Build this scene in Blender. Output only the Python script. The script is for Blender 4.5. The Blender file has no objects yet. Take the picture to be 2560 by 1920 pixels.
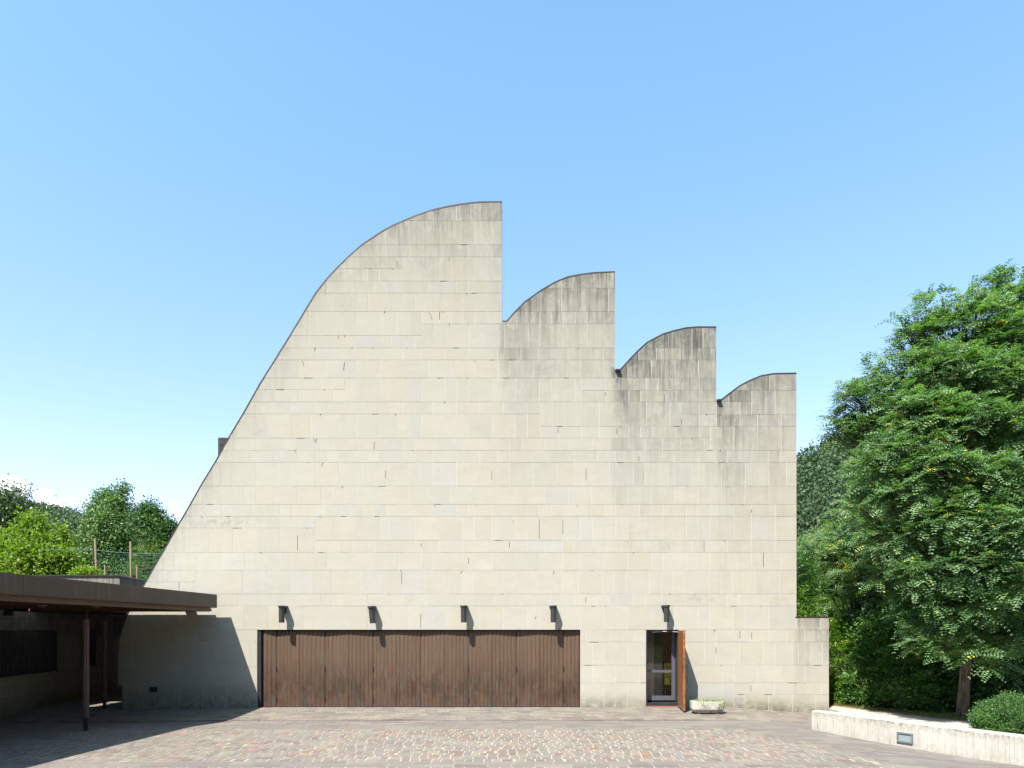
import bpy, bmesh, math, random
import numpy as np
from mathutils import Vector
sc = bpy.context.scene
R = math.radians
# ------------------------------------------------------------------ camera
F = 1748.0; S = 92.0; FY = 19.0; EYE = 2.1; VX = 1280.0; HY = 1575.0
cam_d = bpy.data.cameras.new("camera"); cam = bpy.data.objects.new("camera", cam_d)
sc.collection.objects.link(cam)
cam.location = (0, 0, EYE); cam.rotation_euler = (R(90), 0, 0)
cam_d.sensor_width = 36.0; cam_d.lens = F/2560*36; cam_d.shift_y = 615/2560
cam_d.clip_start = 0.1; cam_d.clip_end = 6000
sc.camera = cam
# ------------------------------------------------------------------ sky and sun
SUN = Vector((-0.565, -0.90, 1.47)).normalized()
world = bpy.data.worlds.new("World"); sc.world = world; world.use_nodes = True
wt = world.node_tree; wt.nodes.clear()
sky = wt.nodes.new('ShaderNodeTexSky'); sky.sky_type = 'NISHITA'; sky.sun_disc = False
sky.sun_elevation = math.asin(SUN.z); sky.sun_rotation = math.atan2(SUN.x, SUN.y)
sky.altitude = 300; sky.air_density = 1.0; sky.dust_density = 0.5; sky.ozone_density = 1.6
bg = wt.nodes.new('ShaderNodeBackground'); bg.inputs[1].default_value = 0.14
wo = wt.nodes.new('ShaderNodeOutputWorld')
wb = wt.nodes.new('ShaderNodeMix'); wb.data_type = 'RGBA'; wb.blend_type = 'MULTIPLY'; wb.inputs[0].default_value = 1

tc = wt.nodes.new('ShaderNodeTexCoord'); sp_ = wt.nodes.new('ShaderNodeSeparateXYZ'); wt.links.new(tc.outputs['Generated'], sp_.inputs[0])
mr = wt.nodes.new('ShaderNodeMapRange'); mr.inputs[1].default_value = 0.05; mr.inputs[2].default_value = 0.62; wt.links.new(sp_.outputs[2], mr.inputs[0])
wc = wt.nodes.new('ShaderNodeMix'); wc.data_type = 'RGBA'; wc.inputs[6].default_value = (.94, .74, .81, 1); wc.inputs[7].default_value = (.95, 1.16, 1.08, 1)
wt.links.new(mr.outputs[0], wc.inputs[0]); wt.links.new(wc.outputs[2], wb.inputs[7]); wt.links.new(sky.outputs[0], wb.inputs[6]); wt.links.new(wb.outputs[2], bg.inputs[0]); wt.links.new(bg.outputs[0], wo.inputs[0])
sun_d = bpy.data.lights.new("sun", 'SUN'); sun_d.energy = 5.0; sun_d.angle = R(0.5)
sun_d.color = (1.0, 0.955, 0.88)
sun = bpy.data.objects.new("sun", sun_d); sc.collection.objects.link(sun)
sun.rotation_euler = SUN.to_track_quat('Z', 'Y').to_euler()
sc.view_settings.view_transform = 'Standard'; sc.view_settings.look = 'None'
sc.view_settings.gamma = 1.0; sc.view_settings.exposure = 1.36
sc.render.resolution_x = 1024; sc.render.resolution_y = 768

# ------------------------------------------------------------------ helpers
rnd = random.Random(7); nr = np.random.default_rng(11)
C = sc.collection
def wx(px): return (px-VX)/S
def wz(py): return EYE-(py-HY)/S
def at(px, py, Y): return Vector(((px-VX)*Y/F, Y, EYE-(py-HY)*Y/F))
def tag(o, label=None, cat=None, group=None, kind=None):
    if label: o['label'] = label
    if cat: o['category'] = cat
    if group: o['group'] = group
    if kind: o['kind'] = kind
    return o
def empty(name, loc=(0, 0, 0), rz=0):
    o = bpy.data.objects.new(name, None); C.objects.link(o); o.location = loc; o.rotation_euler = (0, 0, rz)
    o.empty_display_size = 0.2
    return o
def child(o, parent):
    """parent while keeping world-space vertex positions (parent unrotated)"""
    o.parent = parent
    p = Vector((0, 0, 0)); q = parent
    while q is not None: p += q.location; q = q.parent
    o.location = Vector(o.location)-p
    return o
class MB:
    def __init__(s): s.v = []; s.f = []; s.m = []; s.at = {}
    def add(s, vs, fs, m=0, **at):
        b = len(s.v); s.v += [tuple(v) for v in vs]; s.f += [tuple(b+i for i in f) for f in fs]; s.m += [m]*len(fs)
        for k, val in at.items():
            L = s.at.setdefault(k, []); L += [None]*(b-len(L)); L += list(val) if isinstance(val, list) else [val]*len(vs)
    def box(s, x0, x1, y0, y1, z0, z1, m=0, **at):
        vs = [(x, y, z) for x in (x0, x1) for y in (y0, y1) for z in (z0, z1)]
        s.add(vs, [(0, 1, 3, 2), (4, 6, 7, 5), (0, 4, 5, 1), (2, 3, 7, 6), (0, 2, 6, 4), (1, 5, 7, 3)], m, **at)
    def prism(s, poly, z0, z1, m=0):
        n = len(poly)
        a = sum(poly[i][0]*poly[(i+1) % n][1]-poly[(i+1) % n][0]*poly[i][1] for i in range(n))
        if a < 0: poly = poly[::-1]
        vs = [(x, y, z0) for x, y in poly]+[(x, y, z1) for x, y in poly]
        s.add(vs, [tuple(range(n))[::-1], tuple(range(n, 2*n))]+[(i, (i+1) % n, n+(i+1) % n, n+i) for i in range(n)], m)
    def tube(s, pts, rad, seg=8, m=0, cap=True):
        pts = [Vector(p) for p in pts]; n = len(pts); vs = []
        for i, p in enumerate(pts):
            d = (pts[min(i+1, n-1)]-pts[max(i-1, 0)]).normalized()
            a = d.orthogonal() if abs(d.z) < .9 else Vector((1, 0, 0)).cross(d)
            a = (Vector((0, 0, 1)).cross(d) if abs(d.z) < .9 else Vector((0, 1, 0)).cross(d)).normalized(); b = d.cross(a)
            r = rad[i] if isinstance(rad, (list, tuple)) else rad
            vs += [p+a*(r*math.cos(2*math.pi*k/seg))+b*(r*math.sin(2*math.pi*k/seg)) for k in range(seg)]
        fs = [(i*seg+k, i*seg+(k+1) % seg, (i+1)*seg+(k+1) % seg, (i+1)*seg+k) for i in range(n-1) for k in range(seg)]
        if cap: fs += [tuple(range(seg))[::-1], tuple(range((n-1)*seg, n*seg))]
        s.add(vs, fs, m)
    def build(s, name, mats, parent=None, smooth=False, bevel=0):
        me = bpy.data.meshes.new(name); me.from_pydata(s.v, [], s.f)
        if not isinstance(mats, (list, tuple)): mats = [mats]
        for m in mats: me.materials.append(m)
        me.polygons.foreach_set('material_index', s.m)
        for k, L in s.at.items():
            L += [None]*(len(s.v)-len(L))
            col = any(isinstance(x, tuple) for x in L if x is not None)
            a = me.attributes.new(k, 'FLOAT_COLOR' if col else 'FLOAT', 'POINT')
            if col:
                a.data.foreach_set('color', [c for x in L for c in ((x[0], x[1], x[2], 1) if x else (1, 1, 1, 1))])
            else: a.data.foreach_set('value', [x if x is not None else 0 for x in L])
        if smooth: me.polygons.foreach_set('use_smooth', [True]*len(s.f))
        me.update()
        o = bpy.data.objects.new(name, me); C.objects.link(o)
        if bevel:
            bm = bmesh.new(); bm.from_mesh(me); bmesh.ops.remove_doubles(bm, verts=bm.verts, dist=1e-5)
            bmesh.ops.bevel(bm, geom=list(bm.edges), offset=bevel, segments=2, affect='EDGES', clamp_overlap=True)
            bm.to_mesh(me); bm.free()
        if parent is not None: child(o, parent)
        return o
# ------------------------------------------------------------------ materials
def mat(name, col=(.5, .5, .5), rough=.7, metal=0.0, spec=.5):
    m = bpy.data.materials.new(name); m.use_nodes = True
    b = m.node_tree.nodes['Principled BSDF']
    b.inputs['Base Color'].default_value = (*col, 1); b.inputs['Roughness'].default_value = rough
    b.inputs['Metallic'].default_value = metal; b.inputs['Specular IOR Level'].default_value = spec
    return m
class NT:
    def __init__(s, m): s.m = m; s.t = m.node_tree; s.b = s.t.nodes['Principled BSDF']
    def n(s, t, **kw):
        x = s.t.nodes.new(t)
        for k, v in kw.items(): setattr(x, k, v)
        return x
    def l(s, a, b): s.t.links.new(a, b)
    def val(s, x, sock):
        if hasattr(x, 'links') or hasattr(x, 'is_linked'): s.l(x, sock)
        else: sock.default_value = x
    def math(s, op, a, b=0.0, clamp=False):
        x = s.n('ShaderNodeMath', operation=op, use_clamp=clamp); s.val(a, x.inputs[0]); s.val(b, x.inputs[1]); return x.outputs[0]
    def pos(s): return s.n('ShaderNodeNewGeometry').outputs['Position']
    def mapr(s, v, scale=(1, 1, 1)):
        x = s.n('ShaderNodeMapping'); s.l(v, x.inputs[0]); x.inputs['Scale'].default_value = scale; return x.outputs[0]
    def noise(s, v, sc_=5, det=4, ro=.6, dist=0):
        x = s.n('ShaderNodeTexNoise'); s.l(v, x.inputs['Vector']); x.inputs['Scale'].default_value = sc_
        x.inputs['Detail'].default_value = det; x.inputs['Roughness'].default_value = ro; x.inputs['Distortion'].default_value = dist
        return x.outputs['Fac']
    def ramp(s, v, a, b, lo=0.0, hi=1.0):
        x = s.n('ShaderNodeMapRange', clamp=True); s.l(v, x.inputs[0])
        for i, q in enumerate((a, b, lo, hi)): x.inputs[1+i].default_value = q
        return x.outputs[0]
    def mix(s, f, a, b, mode='MIX'):
        x = s.n('ShaderNodeMix', data_type='RGBA', blend_type=mode); s.val(f, x.inputs[0])
        for q, k in ((a, 6), (b, 7)):
            if isinstance(q, tuple): x.inputs[k].default_value = (*q, 1)
            else: s.l(q, x.inputs[k])
        return x.outputs[2]
    def attr(s, name, out='Fac'): return s.n('ShaderNodeAttribute', attribute_name=name).outputs[out]
    def bump(s, h, st=.3, d=.01):
        x = s.n('ShaderNodeBump'); s.l(h, x.inputs['Height']); x.inputs['Strength'].default_value = st; x.inputs['Distance'].default_value = d
        s.l(x.outputs[0], s.b.inputs['Normal'])
    def col(s, c): s.l(c, s.b.inputs['Base Color'])
    def rough(s, c): s.l(c, s.b.inputs['Roughness'])
def m_stone(name, shade=1.0):
    m = mat(name, rough=.9, spec=.2); t = NT(m); p = t.pos()
    va = t.n('ShaderNodeVectorMath', operation='ADD'); t.l(p, va.inputs[0])
    cx = t.n('ShaderNodeCombineXYZ'); t.l(t.attr('seed'), cx.inputs[1]); t.l(cx.outputs[0], va.inputs[1]); p0 = p; p = va.outputs[0]
    tint = t.attr('tint', 'Color'); wear = t.attr('wear'); moss = t.attr('moss')
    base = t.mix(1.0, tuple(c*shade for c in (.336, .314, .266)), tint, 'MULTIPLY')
    big = t.noise(t.mapr(p, (.9, 1, 2.2)), 1.6, 5, .65, .6)
    base = t.mix(t.ramp(big, .35, .75, 0, .40), base, (.27, .25, .205))
    base = t.mix(t.ramp(t.noise(t.mapr(p, (2, 2, 7)), 5, 5, .7, .4), .45, .8, 0, .3), base, (.29, .252, .19))
    base = t.mix(t.ramp(t.noise(p, 55, 3, .7), .68, .74, 0, .55), base, (.37, .36, .32))
    base = t.mix(t.ramp(t.noise(p, 38, 3, .7), .71, .76, 0, .5), base, (.13, .12, .095))
    # weathering: grey film, dark vertical streaks and pale washed streaks, driven by the wear attribute
    film = t.noise(t.mapr(p, (1.6, 1, 1.1)), 1.7, 6, .7, .8)
    base = t.mix(t.math('MULTIPLY', wear, t.ramp(film, .30, .58, .25, .95)), base, (.118, .114, .097))
    st = t.noise(t.mapr(p0, (9, 1, .55)), 1.5, 5, .72, .3)
    base = t.mix(t.math('MULTIPLY', t.math('POWER', wear, 1.3), t.ramp(st, .47, .64, 0, .85)), base, (.055, .055, .052))
    st2 = t.noise(t.mapr(p0, (11, 1, .35)), 1.3, 4, .6, .2)
    base = t.mix(t.math('MULTIPLY', wear, t.ramp(st2, .60, .70, 0, .7)), base, (.27, .25, .20))
    sm = t.noise(t.mapr(p, (5, 5, 5)), 1.4, 6, .75, .8)
    base = t.mix(t.math('MULTIPLY', t.attr('smudge'), t.ramp(sm, .45, .62, 0, .75)), base, (.15, .145, .125))
    mo = t.noise(p, 6, 5, .7)
    base = t.mix(t.math('MULTIPLY', moss, t.ramp(mo, .3, .6, .3, .95), True), base, (.115, .105, .065))
    t.col(base); t.bump(t.noise(p, 60, 4, .7), .35, .004)
    return m
M = {}
M['stone'] = m_stone('stone')
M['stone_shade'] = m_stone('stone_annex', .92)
def simple(name, c, c2, s=8, rough=.7, metal=0, spec=.5, scale=(1, 1, 1), lo=.35, hi=.7, bump=.2, bs=40):
    m = mat(name, c, rough, metal, spec); t = NT(m); p = t.pos()
    t.col(t.mix(t.ramp(t.noise(t.mapr(p, scale), s, 5, .65), lo, hi), c, c2))
    if bump: t.bump(t.noise(p, bs, 3, .6), bump, .004)
    return m
M['mortar'] = simple('joint_mortar', (.50, .50, .495), (.42, .415, .40), 9, .95, spec=.1)
M['gap'] = simple('open_joint', (.03, .027, .022), (.05, .045, .036), 9, .95, spec=.05)
M['copper'] = simple('coping_copper', (.026, .020, .018), (.05, .042, .04), 5, .45, .3, bump=.1)
M['roof'] = simple('roof_copper', (.09, .07, .06), (.06, .05, .045), 2, .5, .3)
M['fascia'] = simple('fascia_metal', (.05, .036, .03), (.03, .024, .02), 2.2, .42, .2, scale=(1, 1.5, 1), bump=.08)
m = M['fascia']; t = NT(m); p = t.pos()
st = t.noise(t.mapr(p, (1, 9, .6)), 1.4, 4, .7)
c = t.mix(t.ramp(t.noise(t.mapr(p, (1, .7, 1)), 1.4, 4), .3, .7), (.040, .029, .024), (.026, .020, .018))
t.col(t.mix(t.ramp(st, .56, .70, 0, .55), c, (.085, .075, .07)))
M['beam'] = simple('beam_metal', (.085, .058, .034), (.055, .036, .022), 2.5, .5, .1, scale=(1, 1, 3))
M['soffit'] = simple('soffit_boards', (.095, .034, .018), (.055, .020, .011), 3, .7, scale=(9, .6, 1))
M['post'] = simple('rusty_post', (.10, .062, .05), (.055, .028, .02), 4, .5, .2, scale=(6, 6, .7), bump=.3)
M['black'] = simple('dark_metal', (.018, .018, .02), (.03, .03, .032), 6, .45, .2)
M['lamp'] = simple('lamp_metal', (.026, .028, .026), (.04, .042, .038), 9, .5, .3, bump=.1)
M['bronze'] = mat('door_bronze', rough=.5, metal=.1); t = NT(M['bronze']); p = t.pos()
sx = t.n('ShaderNodeSeparateXYZ'); t.l(p, sx.inputs[0]); z = sx.outputs['Z']
base = t.mix(t.ramp(t.noise(t.mapr(p, (14, 1, .8)), 1.5, 4, .6), .35, .7), (.098, .057, .034), (.074, .042, .025))
low = t.math('MULTIPLY', t.ramp(z, 1.35, .55), t.ramp(t.noise(t.mapr(p, (2.2, 1, .9)), 1.9, 5, .7, .6), .40, .57, .25, 1))
base = t.mix(low, base, (.040, .020, .010))
base = t.mix(t.math('MULTIPLY', t.ramp(z, .5, .05), t.ramp(t.noise(t.mapr(p, (3, 1, 1.5)), 1.7, 5), .4, .6)), base, (.075, .028, .012))
base = t.mix(t.math('MULTIPLY', t.ramp(z, 1.1, .1), t.ramp(t.noise(t.mapr(p, (2.5, 1, .8)), 2.6, 4), .56, .68, 0, .55)), base, (.036, .046, .034))
base = t.mix(t.math('MULTIPLY', t.attr('groove'), t.ramp(t.noise(t.mapr(p, (3, 1, 1.2)), 2, 4), .45, .65, .0, .5)), base, (.10, .15, .13))
base = t.mix(t.math('MULTIPLY', t.attr('foot'), .15), base, (.14, .15, .16))
base = t.mix(t.ramp(t.noise(t.mapr(p, (1, 1, .6)), 45, 2, .7), .70, .76, 0, .35), base, (.35, .34, .32))
t.col(base); t.bump(t.noise(t.mapr(p, (8, 8, 2)), 9, 4, .7), .3, .004)
M['alu'] = simple('aluminium_frame', (.10, .10, .13), (.085, .085, .11), 3, .4, .3, bump=0)
M['glass'] = mat('glass', (1, 1, 1), .03); M['glass'].node_tree.nodes['Principled BSDF'].inputs['Transmission Weight'].default_value = 1.0
M['glass'].node_tree.nodes['Principled BSDF'].inputs['IOR'].default_value = 1.45
M['wood'] = mat('orange_wood', rough=.45); t = NT(M['wood']); p = t.pos()
g = t.noise(t.mapr(p, (60, 40, 1.6)), 1.0, 6, .7, .6)
base = t.mix(t.ramp(g, .35, .65), (.25, .095, .028), (.12, .046, .015))
base = t.mix(t.ramp(t.noise(t.mapr(p, (12, 10, 1.2)), 1.6, 5, .7), .55, .66, 0, .85), base, (.10, .045, .02))
sx = t.n('ShaderNodeSeparateXYZ'); t.l(p, sx.inputs[0])
base = t.mix(t.math('MULTIPLY', t.ramp(sx.outputs['Z'], .35, 0), .7), base, (.12, .085, .055))
t.col(base); t.bump(g, .4, .004)
M['wood_edge'] = simple('door_edge_wood', (.30, .10, .025), (.08, .045, .022), 2.2, .4, scale=(1, 8, 3), lo=.42, hi=.6)
M['wood_dark'] = simple('dark_wood', (.20, .105, .055), (.13, .065, .035), 2, .5, scale=(20, 20, 1))
M['concrete'] = mat('board_concrete', rough=.9, spec=.2); t = NT(M['concrete']); p = t.pos()
base = t.mix(t.ramp(t.noise(t.mapr(p, (1, 1, .5)), 3, 5, .7), .3, .7), (.43, .41, .36), (.32, .30, .26))
wear = t.attr('wear')
st = t.noise(t.mapr(p, (9, 9, .9)), 1.6, 5, .7)
base = t.mix(t.ramp(st, .55, .68, 0, .55), base, (.17, .155, .13))
base = t.mix(t.math('MULTIPLY', wear, t.ramp(t.noise(p, 14, 5, .75), .44, .58, 0, .8)), base, (.12, .10, .075))
base = t.mix(t.ramp(t.noise(p, 60, 2, .5), .66, .70, 0, .7), base, (.10, .09, .07))
t.col(base); t.bump(t.noise(p, 45, 4, .7), .5, .006)
M['planter'] = simple('planter_concrete', (.36, .34, .29), (.17, .15, .11), 9, .9, spec=.2, lo=.45, hi=.72, scale=(1, 1, .6), bump=.8, bs=28)
M['white_wall'] = simple('plaster', (.16, .16, .16), (.13, .13, .13), 2, .9, bump=0)
M['brick_in'] = simple('inner_boards', (.12, .11, .10), (.03, .028, .025), 3, .8, scale=(.3, .3, 16))
M['yellow'] = mat('yellow_card', (.40, .42, .03), .6)
M['ink'] = mat('ink', (.03, .04, .02), .7)
M['tile'] = simple('red_tile', (.26, .085, .06), (.20, .07, .05), 5, .6)
M['bark'] = mat('bark', rough=.95, spec=.1); t = NT(M['bark']); p = t.pos()
g = t.noise(t.mapr(p, (16, 16, 2.2)), 1.2, 6, .75, .5)
t.col(t.mix(t.ramp(g, .4, .62), (.055, .042, .032), (.19, .155, .115))); t.bump(g, 1.0, .03)
M['pole'] = simple('peeled_pole', (.155, .10, .058), (.11, .07, .04), 3, .8, scale=(4, 4, .8))
M['net'] = mat('green_wire', (.02, .09, .07), .5)
def m_leaf(name, a, b, rough=.42, spec=.5, trans=.30, yel=(.5, .38, .03), ya=.985):
    m = mat(name, a, rough, spec=spec); t = NT(m)
    tv = t.attr('tint')
    c = t.mix(t.ramp(tv, 0, .95), a, b)
    gt = t.n('ShaderNodeMath', operation='GREATER_THAN'); t.l(tv, gt.inputs[0]); gt.inputs[1].default_value = ya
    c = t.mix(gt.outputs[0], c, yel)
    t.col(c)
    tr = t.n('ShaderNodeBsdfTranslucent'); t.l(t.mix(1.0, c, (1.5, 1.9, .6), 'MULTIPLY'), tr.inputs[0])
    mx = t.n('ShaderNodeMixShader'); mx.inputs[0].default_value = trans
    out = [n for n in t.t.nodes if n.type == 'OUTPUT_MATERIAL'][0]
    t.l(t.b.outputs[0], mx.inputs[1]); t.l(tr.outputs[0], mx.inputs[2]); t.l(mx.outputs[0], out.inputs[0])
    return m
M['robinia'] = m_leaf('locust_leaf', (.026, .082, .018), (.18, .28, .135), .50, .4, .33)
M['robinia_far'] = m_leaf('far_locust_leaf', (.026, .072, .014), (.07, .14, .03), .5, .5, .35)
M['shrub'] = m_leaf('shrub_leaf', (.032, .10, .018), (.10, .20, .04), .52, .35, .28)
M['lime'] = m_leaf('lime_leaf', (.07, .135, .012), (.20, .26, .035), .5, .4, .40, ya=2)
M['bright'] = m_leaf('bright_leaf', (.040, .115, .008), (.11, .20, .018), .5, .4, .40)
M['poplar'] = m_leaf('poplar_leaf', (.048, .10, .028), (.14, .22, .08), .5, .4, .28, ya=2)
M['oak'] = m_leaf('oak_leaf', (.022, .066, .014), (.07, .145, .034), .55, .3, .2, ya=2)
M['box'] = m_leaf('box_leaf', (.022, .068, .018), (.09, .18, .04), .5, .4, .2, ya=2)
M['pine'] = m_leaf('mixed_leaf', (.022, .052, .016), (.06, .10, .028), .5, .4, .2, ya=2)
M['forest'] = m_leaf('forest_leaf', (.030, .062, .028), (.070, .110, .050), .6, .3, .15, ya=2)
M['succulent'] = m_leaf('succulent_leaf', (.10, .19, .06), (.28, .34, .14), .5, .4, .2, yel=(.42, .12, .10), ya=.9)
M['grass'] = m_leaf('grass_blade', (.035, .07, .015), (.12, .15, .04), .6, .3, .3, yel=(.3, .17, .06), ya=.85)
M['cloud'] = mat('cloud', (.93, .94, .96), 1.0, spec=0)
# ================================================================== GROUND
def sstep(a, b, x):
    q = min(1, max(0, (x-a)/(b-a))); return q*q*(3-2*q)
def gz(x, y):
    """height of the piazza: falls from the facade to a drain, rises again, falls to the right"""
    z = 0.0
    if y > 17: z = -0.10*min(1, max(0, (19-y)/2.0))
    elif y > 14.9: z = -0.10+0.085*sstep(17, 14.9, y)
    else: z = -0.015+0.03*sstep(14.9, 11, y)
    z -= 0.15*sstep(5.6, 8.2, x)
    z -= 0.05*sstep(-6, -10, x)*sstep(14.5, 17.5, y)
    return z
def sheet(name, xs, ys, zf, m, keep=None, label_kind='structure'):
    b = MB(); idx = {}
    for i, x in enumerate(xs):
        for j, y in enumerate(ys): idx[i, j] = len(b.v); b.v.append((x, y, zf(x, y)))
    for i in range(len(xs)-1):
        for j in range(len(ys)-1):
            if keep is None or keep((xs[i]+xs[i+1])/2, (ys[j]+ys[j+1])/2):
                b.f.append((idx[i, j], idx[i+1, j], idx[i+1, j+1], idx[i, j+1])); b.m.append(0)
    return tag(b.build(name, m, smooth=True), kind=label_kind)
def fr(a, b, s): n = max(1, int(round((b-a)/s))); return [a+(b-a)*i/n for i in range(n+1)]
M['ground'] = simple('soil_and_grass', (.07, .09, .03), (.10, .085, .05), 1.2, .95, spec=.1)
M['bedding'] = mat('paving_mortar', rough=.9, spec=.15); t = NT(M['bedding']); p = t.pos()
bedc = t.mix(t.ramp(t.noise(p, 3, 5, .7), .35, .65), (.32, .275, .22), (.245, .212, .175))
t.col(t.mix(t.attr('plain'), bedc, (.135, .12, .108))); t.bump(t.noise(p, 50, 3), .3, .004)
# the ground sheet reaches the horizon; a hole is not needed as the piazza lies above it
xs = [-3000, -800, -300, -120, -60, -30, -15, 0, 9, 15, 30, 60, 120, 300, 800, 3000]
sheet('ground', xs, [-400, -60, -10, 0, 10, 19, 30, 60, 120, 300, 800, 3000], lambda x, y: -0.35, M['ground'])
# mortar bed of the piazza
WALL = [(6.50, 15.16), (6.95, 14.22), (7.42, 13.30), (7.90, 12.38), (8.39, 11.46), (9.00, 10.35), (9.75, 9.1), (10.6, 7.8)]
def wall_x(y):
    if y >= WALL[0][1]: return 8.9
    for (xa, ya), (xb, yb) in zip(WALL, WALL[1:]):
        if yb <= y <= ya: return xa+(xb-xa)*(ya-y)/(ya-yb)
    return 10.6
b = MB(); X = fr(-22, 10.8, .3); Yg = fr(-8, 30, .3); idx = {}
for i, x in enumerate(X):
    for j, y in enumerate(Yg):
        if y > 19.3 and x > -10.0: continue
        idx[i, j] = len(b.v); b.v.append((x, y, gz(x, y)))
for i in range(len(X)-1):
    for j in range(len(Yg)-1):
        q = [(i, j), (i+1, j), (i+1, j+1), (i, j+1)]
        if all(k in idx for k in q) and X[i] < wall_x(Yg[j])+.25: b.f.append(tuple(idx[k] for k in q)); b.m.append(0)
b.at['plain'] = [0.0]*len(b.v)
for (i, j), k in idx.items():
    x, y = X[i], Yg[j]
    edge = 5.0+(14.4-y)*.33
    if y > 15 or x > edge: b.at['plain'][k] = 1.0
tag(b.build('paving_bed', M['bedding'], smooth=True), kind='structure')
# individual setts and slabs
M['sett'] = mat('porphyry', rough=.75, spec=.3); t = NT(M['sett']); p = t.pos()
cc = t.attr('tint', 'Color')
cc = t.mix(t.ramp(t.noise(p, 18, 5, .7), .35, .7, 0, .45), cc, t.mix(1.0, cc, (.62, .6, .6), 'MULTIPLY'))
cc = t.mix(t.ramp(t.noise(t.mapr(p, (.5, 1.1, 1)), 1.1, 5, .7), .45, .7, 0, .25), cc, (.40, .355, .31))
cc = t.mix(1.0, cc, (.60, .595, .56), 'MULTIPLY')
t.col(cc); t.bump(t.noise(p, 35, 4, .7), .6, .006)
pv = MB()
def sett(x0, x1, y0, y1, col, h=.004, j=.0, bev=.004):
    q = [(x0+rnd.uniform(-j, j), y0+rnd.uniform(-j, j)), (x1+rnd.uniform(-j, j), y0+rnd.uniform(-j, j)),
         (x1+rnd.uniform(-j, j), y1+rnd.uniform(-j, j)), (x0+rnd.uniform(-j, j), y1+rnd.uniform(-j, j))]
    cx = (x0+x1)/2; cy = (y0+y1)/2; tl = rnd.uniform(-.0015, .0015)
    vs = [(x, y, gz(x, y)-.002) for x, y in q]+[(x+(bev if x < cx else -bev), y+(bev if y < cy else -bev), gz(x, y)+h+(tl if x < cx else -tl)) for x, y in q]
    pv.add(vs, [(4, 5, 6, 7), (0, 1, 5, 4), (1, 2, 6, 5), (2, 3, 7, 6), (3, 0, 4, 7)], 0, tint=col)
def vc(c, a=.12):
    k = 1+rnd.uniform(-a, a); return tuple(min(1, max(0, x*k*(1+rnd.uniform(-.03, .03)))) for x in c)
def cube_col():
    r = rnd.random()
    if r < .50: return vc((.25, .228, .205), .13)
    if r < .70: return vc((.24, .20, .182), .14)
    if r < .74: return vc((.31, .205, .15), .15)
    if r < .87: return vc((.265, .19, .17), .2)
    return vc((.30, .262, .21), .12)
def slab_col(k):
    if k == 'A': return vc(rnd.choice([(.265, .235, .205), (.24, .212, .19), (.215, .185, .172), (.29, .255, .21)]), .10)
    return vc(rnd.choice([(.25, .226, .21), (.222, .20, .187), (.27, .245, .222), (.225, .195, .182)]), .10)
def xspan(y):
    xr = wall_x(y)-.02 if y < 15.3 else 8.55
    xl = -14.6 if y > 14 else -13.2
    if y > 19.0: xr = -10.55
    return xl, xr
y = 26.0
while y > 8.3:
    if y > 17.13: kind, dy = 'A', rnd.choice([.17, .19, .2])
    elif y > 16.99: kind, dy = 'G', .13
    elif y > 15.02: kind, dy = 'B', rnd.choice([.2, .22, .25])
    elif y > 11.15: kind, dy = 'C', rnd.choice([.17, .19, .205, .18])
    elif y > 10.70: kind, dy = 'B', .23
    elif y > 8.9: kind, dy = 'C', rnd.choice([.17, .19, .2])
    else: kind, dy = 'B', .25
    if 19.0 < y-dy < 19.02+dy and y > 19.0: dy = max(.1, y-19.0)
    y0 = y-dy; xl, xr = xspan(y0 if y <= 19.0 else y); x = xl+rnd.random()*.15
    while x < xr:
        edge = 5.0+(14.4-y0)*.33+.5*math.sin(y0*2.1)*.3
        k = kind
        if k == 'C' and (x > edge or x < -9.3+.2*math.sin(y0*3)): k = 'B'
        if k == 'A':
            w = rnd.uniform(.18, .36); jg = .007
            sett(x, min(x+w-jg, xr), y0+jg/2, y-jg/2, slab_col('A'), .003, .002)
        elif k == 'G':
            w = .49; e = rnd.random()
            if x < 5.6:
                sett(x, x+w-(.012 if e < .6 else .03), y0+.01, y-.012, vc((.17, .115, .10), .15), rnd.choice([.004, .010, .018]), .004, .004)
            else: sett(x, min(x+w-.01, xr), y0+.004, y-.004, slab_col('B'), .003, .002)
        elif k == 'B':
            w = rnd.uniform(.26, .62); jg = .006
            if x < edge < x+w and kind == 'C': w = max(.1, edge-x)
            sett(x, min(x+w-jg, xr), y0+jg/2, y-jg/2, slab_col('B'), .003, .001)
        else:
            w = rnd.uniform(.135, .20); jg = rnd.uniform(.013, .021)
            if rnd.random() < .10: w *= 1.4
            if rnd.random() < .03: x += .03
            sett(x, x+w-jg, y0+rnd.uniform(.007, .013), y-rnd.uniform(.007, .013), cube_col(), .004, .006, .004)
        x += w
    y = y0
tag(pv.build('paving', M['sett']), kind='structure')
# gravel path behind the low wall, soil strip and grass
M['gravel'] = simple('gravel', (.38, .35, .30), (.29, .265, .225), 3, .95, spec=.1, bump=.8, bs=90)
M['litter'] = mat('soil_litter', rough=.95, spec=.1); t = NT(M['litter']); p = t.pos()
c = t.mix(t.ramp(t.noise(p, 5, 5, .7), .35, .65), (.10, .11, .04), (.17, .12, .065))
t.col(t.mix(t.ramp(t.noise(p, 30, 4, .7), .56, .64), c, (.34, .22, .12))); t.bump(t.noise(p, 40, 4), .8, .02)
b = MB(); inner = [(x+.26, y+.15) for x, y in WALL]
inner = [(8.62, 24.0), (8.62, 19.6), (8.62, 18.4), (7.4, 16.2)]+inner
outer = [(9.0, 24.0), (9.05, 19.7), (9.45, 18.75), (10.0, 17.55), (10.35, 16.75), (10.9, 16.05), (11.4, 15.3), (11.9, 14.4), (12.3, 13.4), (12.7, 12.3), (13.2, 10.9), (13.8, 9.0)]
b.prism(inner+outer[::-1], -.30, -.035)
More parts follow.
